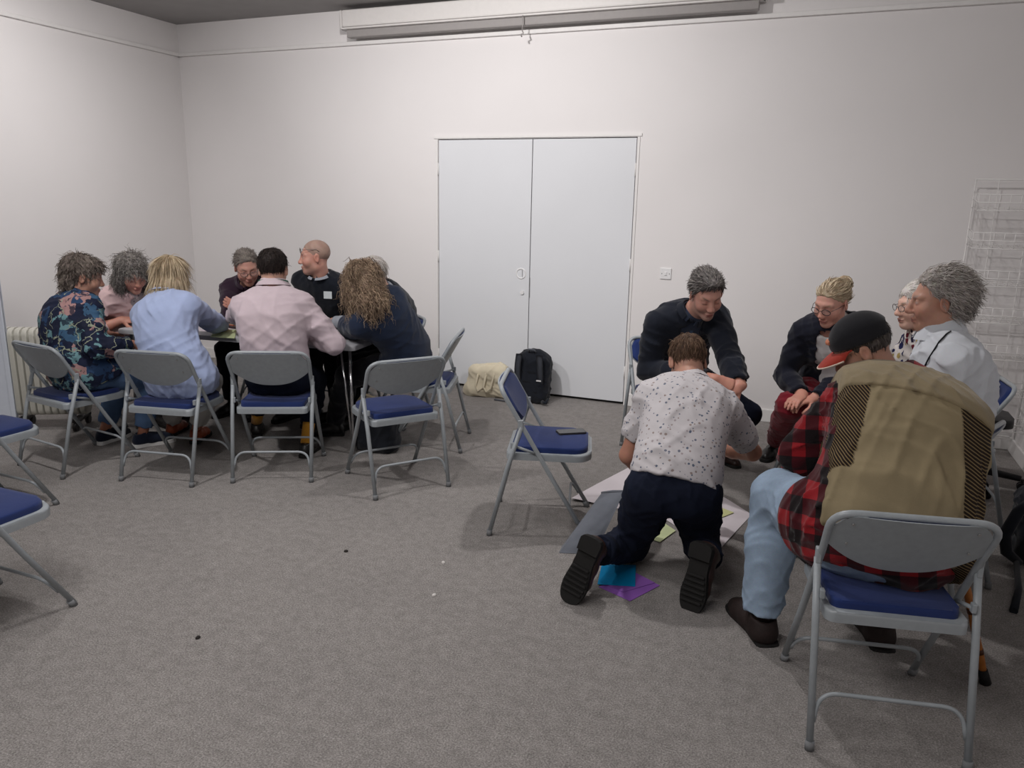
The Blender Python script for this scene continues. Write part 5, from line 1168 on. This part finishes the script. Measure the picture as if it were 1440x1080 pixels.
# ------------------------------------------------------------------ oil heater and white panel at the left
h0 = flo(30, 602)+np.array([.866, .5, 0])*.19; ht = thing('oil_radiator', 'cream oil-filled radiator with upright fins behind the left chair', 'heater', tuple(h0), math.radians(30))
M_cream = plain('cream_enamel', (186, 184, 174), .4, .03); M_dk = plain('dark_plastic', (46, 44, 44), .5)
for k in range(11):
    x = -.20+.046*k; f_ = MB(); f_.slab(rrect(.15, .62, .05, 5), -.016, .016, .010, 2); me = None
    bmesh.ops.rotate(f_.bm, verts=f_.bm.verts[:], cent=(0, 0, 0), matrix=Matrix.Rotation(math.pi/2, 3, 'X')); bmesh.ops.rotate(f_.bm, verts=f_.bm.verts[:], cent=(0, 0, 0), matrix=Matrix.Rotation(math.pi/2, 3, 'Z'))
    bmesh.ops.translate(f_.bm, verts=f_.bm.verts[:], vec=(x, 0, .415)); f_.build('fin', M_cream, ht, 40)
for z in (.16, .64): MB().tube([(-.20, 0, z), (.26, 0, z)], .028, 12).build('header_pipe', M_cream, ht)
for x in (-.16, .22):
    MB().box((x, 0, .075), (.05, .24, .03), bev=.008).build('foot', M_dk, ht)
    for y in (-.11, .11): MB().tube([(x-.012, y, .03), (x+.012, y, .03)], .03, 14).build('wheel', M_dk, ht)
dp = flo(27, 606); pv = nrm(np.array([-.86, -.5, 0]))
pl = thing('display_panel', 'white display panel cut off by the left frame edge', 'panel', (dp[0], dp[1], 0), math.atan2(pv[1], pv[0]))
M_panel = plain('panel_white', (204, 210, 220), .5, .02); MB().box((.45, 0, .62), (.90, .03, 1.22), bev=.004).build('board', M_panel, pl)
for x in (.015, .885): MB().box((x, 0, .62), (.03, .04, 1.24), bev=.004).build('edge_strip', M_panel, pl)
# ------------------------------------------------------------------ white wire rack at the right
rk0 = np.array([1.12, 5.82, 0]); rk = thing('wire_rack', 'white wire display rack with stacked baskets against the wall', 'rack', tuple(rk0)); M_wire = plain('white_wire', (232, 230, 228), .4, .01)
RW = .235
for x in (-RW, -.10, .10, RW): MB().tube([(x, .20, 0), (x, .20, 1.84)], .005 if abs(x) > .2 else .0035, 6).build('upright', M_wire, rk)
MB().tube([(-RW, .20, 1.84), (RW, .20, 1.84)], .005, 6).build('top_bar', M_wire, rk)
for k in range(7):
    z = 1.74-.24*k; bk_ = MB(); D0 = .19; zf = z-.10
    for zz, yy in ((z+.0, D0-.21), (z-.05, D0-.205), (zf, D0-.20)): bk_.tube([(-RW, D0, zz+.02), (-RW, yy, zz), (RW, yy, zz), (RW, D0, zz+.02)], .0032, 5)
    for i in range(9):
        x = -RW+2*RW*i/8; bk_.tube([(x, D0-.21, z), (x, D0-.20, zf), (x, D0, zf+.02)], .0022, 5)
    for i in range(4): y = D0-.20+.19*i/3; bk_.tube([(-RW, y, zf+.02*i/3), (RW, y, zf+.02*i/3)], .0022, 5)
    for sx in (-RW, RW):
        for i in range(1, 4): y = D0-.20+.05*i; bk_.tube([(sx, y, z+.004*i), (sx, y, zf+.005*i)], .0022, 5)
    o = bk_.build('basket', M_wire, rk)
for zz in (.1, .9): MB().tube([(-RW, .20, zz), (RW, .20, zz)], .004, 6).build('cross_bar', M_wire, rk)
# office chair base seen behind the folding chairs
oc0 = np.array([.97, 5.22, 0]); oc = thing('office_chair', 'black swivel chair base with castors behind the right-hand chairs', 'chair', tuple(oc0))
M_blkpl = plain('black_plastic', (24, 24, 26), .45, .05)
for k in range(5):
    a = math.radians(72*k-8); d = np.array([math.cos(a), math.sin(a), 0]); MB().tube([(0, 0, .10), tuple(d*.27+UP*.075)], [.028, .018], 8).build('spoke', M_blkpl, oc)
    p = d*.28; sd_ = np.array([-d[1], d[0], 0]); cst = MB()
    for s_ in (-1, 1): cst.tube([tuple(p+sd_*.006*s_+UP*.028), tuple(p+sd_*.024*s_+UP*.028)], .027, 12)
    cst.tube([tuple(p+UP*.03), tuple(p+UP*.075)], .008, 8); cst.build('castor', M_blkpl, oc)
MB().tube([(0, 0, .09), (0, 0, .40)], .025, 12).build('column', M_blkpl, oc); MB().slab(rrect(.34, .36, .09), .40, .45, .02, 3).build('seat', M_blkpl, oc, 50)

# black handbag on the floor under the table end
hb0 = flo(522, 636); hbg = thing('handbag', 'slouchy black handbag on the floor under the table end', 'bag', (hb0[0], hb0[1]+.08, 0))
q = SDF(); q.rbox((0, 0, .12), (.15, .09, .13), None, .06, k=.03); q.ell((0, 0, .05), (.16, .11, .07), k=.04); q.half((0, 0, 0), (0, 0, -1)); V, Q = q.mesh(.009, waves(205, .010, .12, 5), smooth=1); link('bag_body', npmesh('bag_body', V, Q), M_nylon, hbg)
MB().tube([(-.10, -.02, .22), (-.13, -.03, .32), (-.08, -.03, .38), (.02, -.03, .36), (.06, -.02, .23)], .010, 8).build('handle', plain('beige_strap', (150, 138, 116), .6), hbg)

# a few scraps of lint lying on the carpet
M_lintd = plain('dark_lint', (44, 40, 38), .9); M_lintw = plain('white_lint', (206, 202, 198), .9); rg = random.Random(4)
for px, py, m, lab in ((278, 898, M_lintd, 'largest dark speck of lint on the open carpet'), (486, 776, M_lintd, 'dark speck of lint on the carpet left of the empty chair'), (624, 792, M_lintw, 'pale paper scrap on the carpet left of the empty chair'), (610, 838, M_lintw, 'pale paper scrap on the open carpet below the other one')):
    p = flo(px, py); q = SDF(); q.ell((0, 0, .002), (.006, .0035, .003)); q.ell((.004, .002, .002), (.004, .003, .003)); V, Q = q.mesh(.001); o = link('lint_speck', npmesh('lint_speck', V, Q), m); o.location = (p[0], p[1], 0); o.rotation_euler = (0, 0, rg.uniform(0, 6)); tag(o, lab, 'lint', 'lint specks on the carpet')
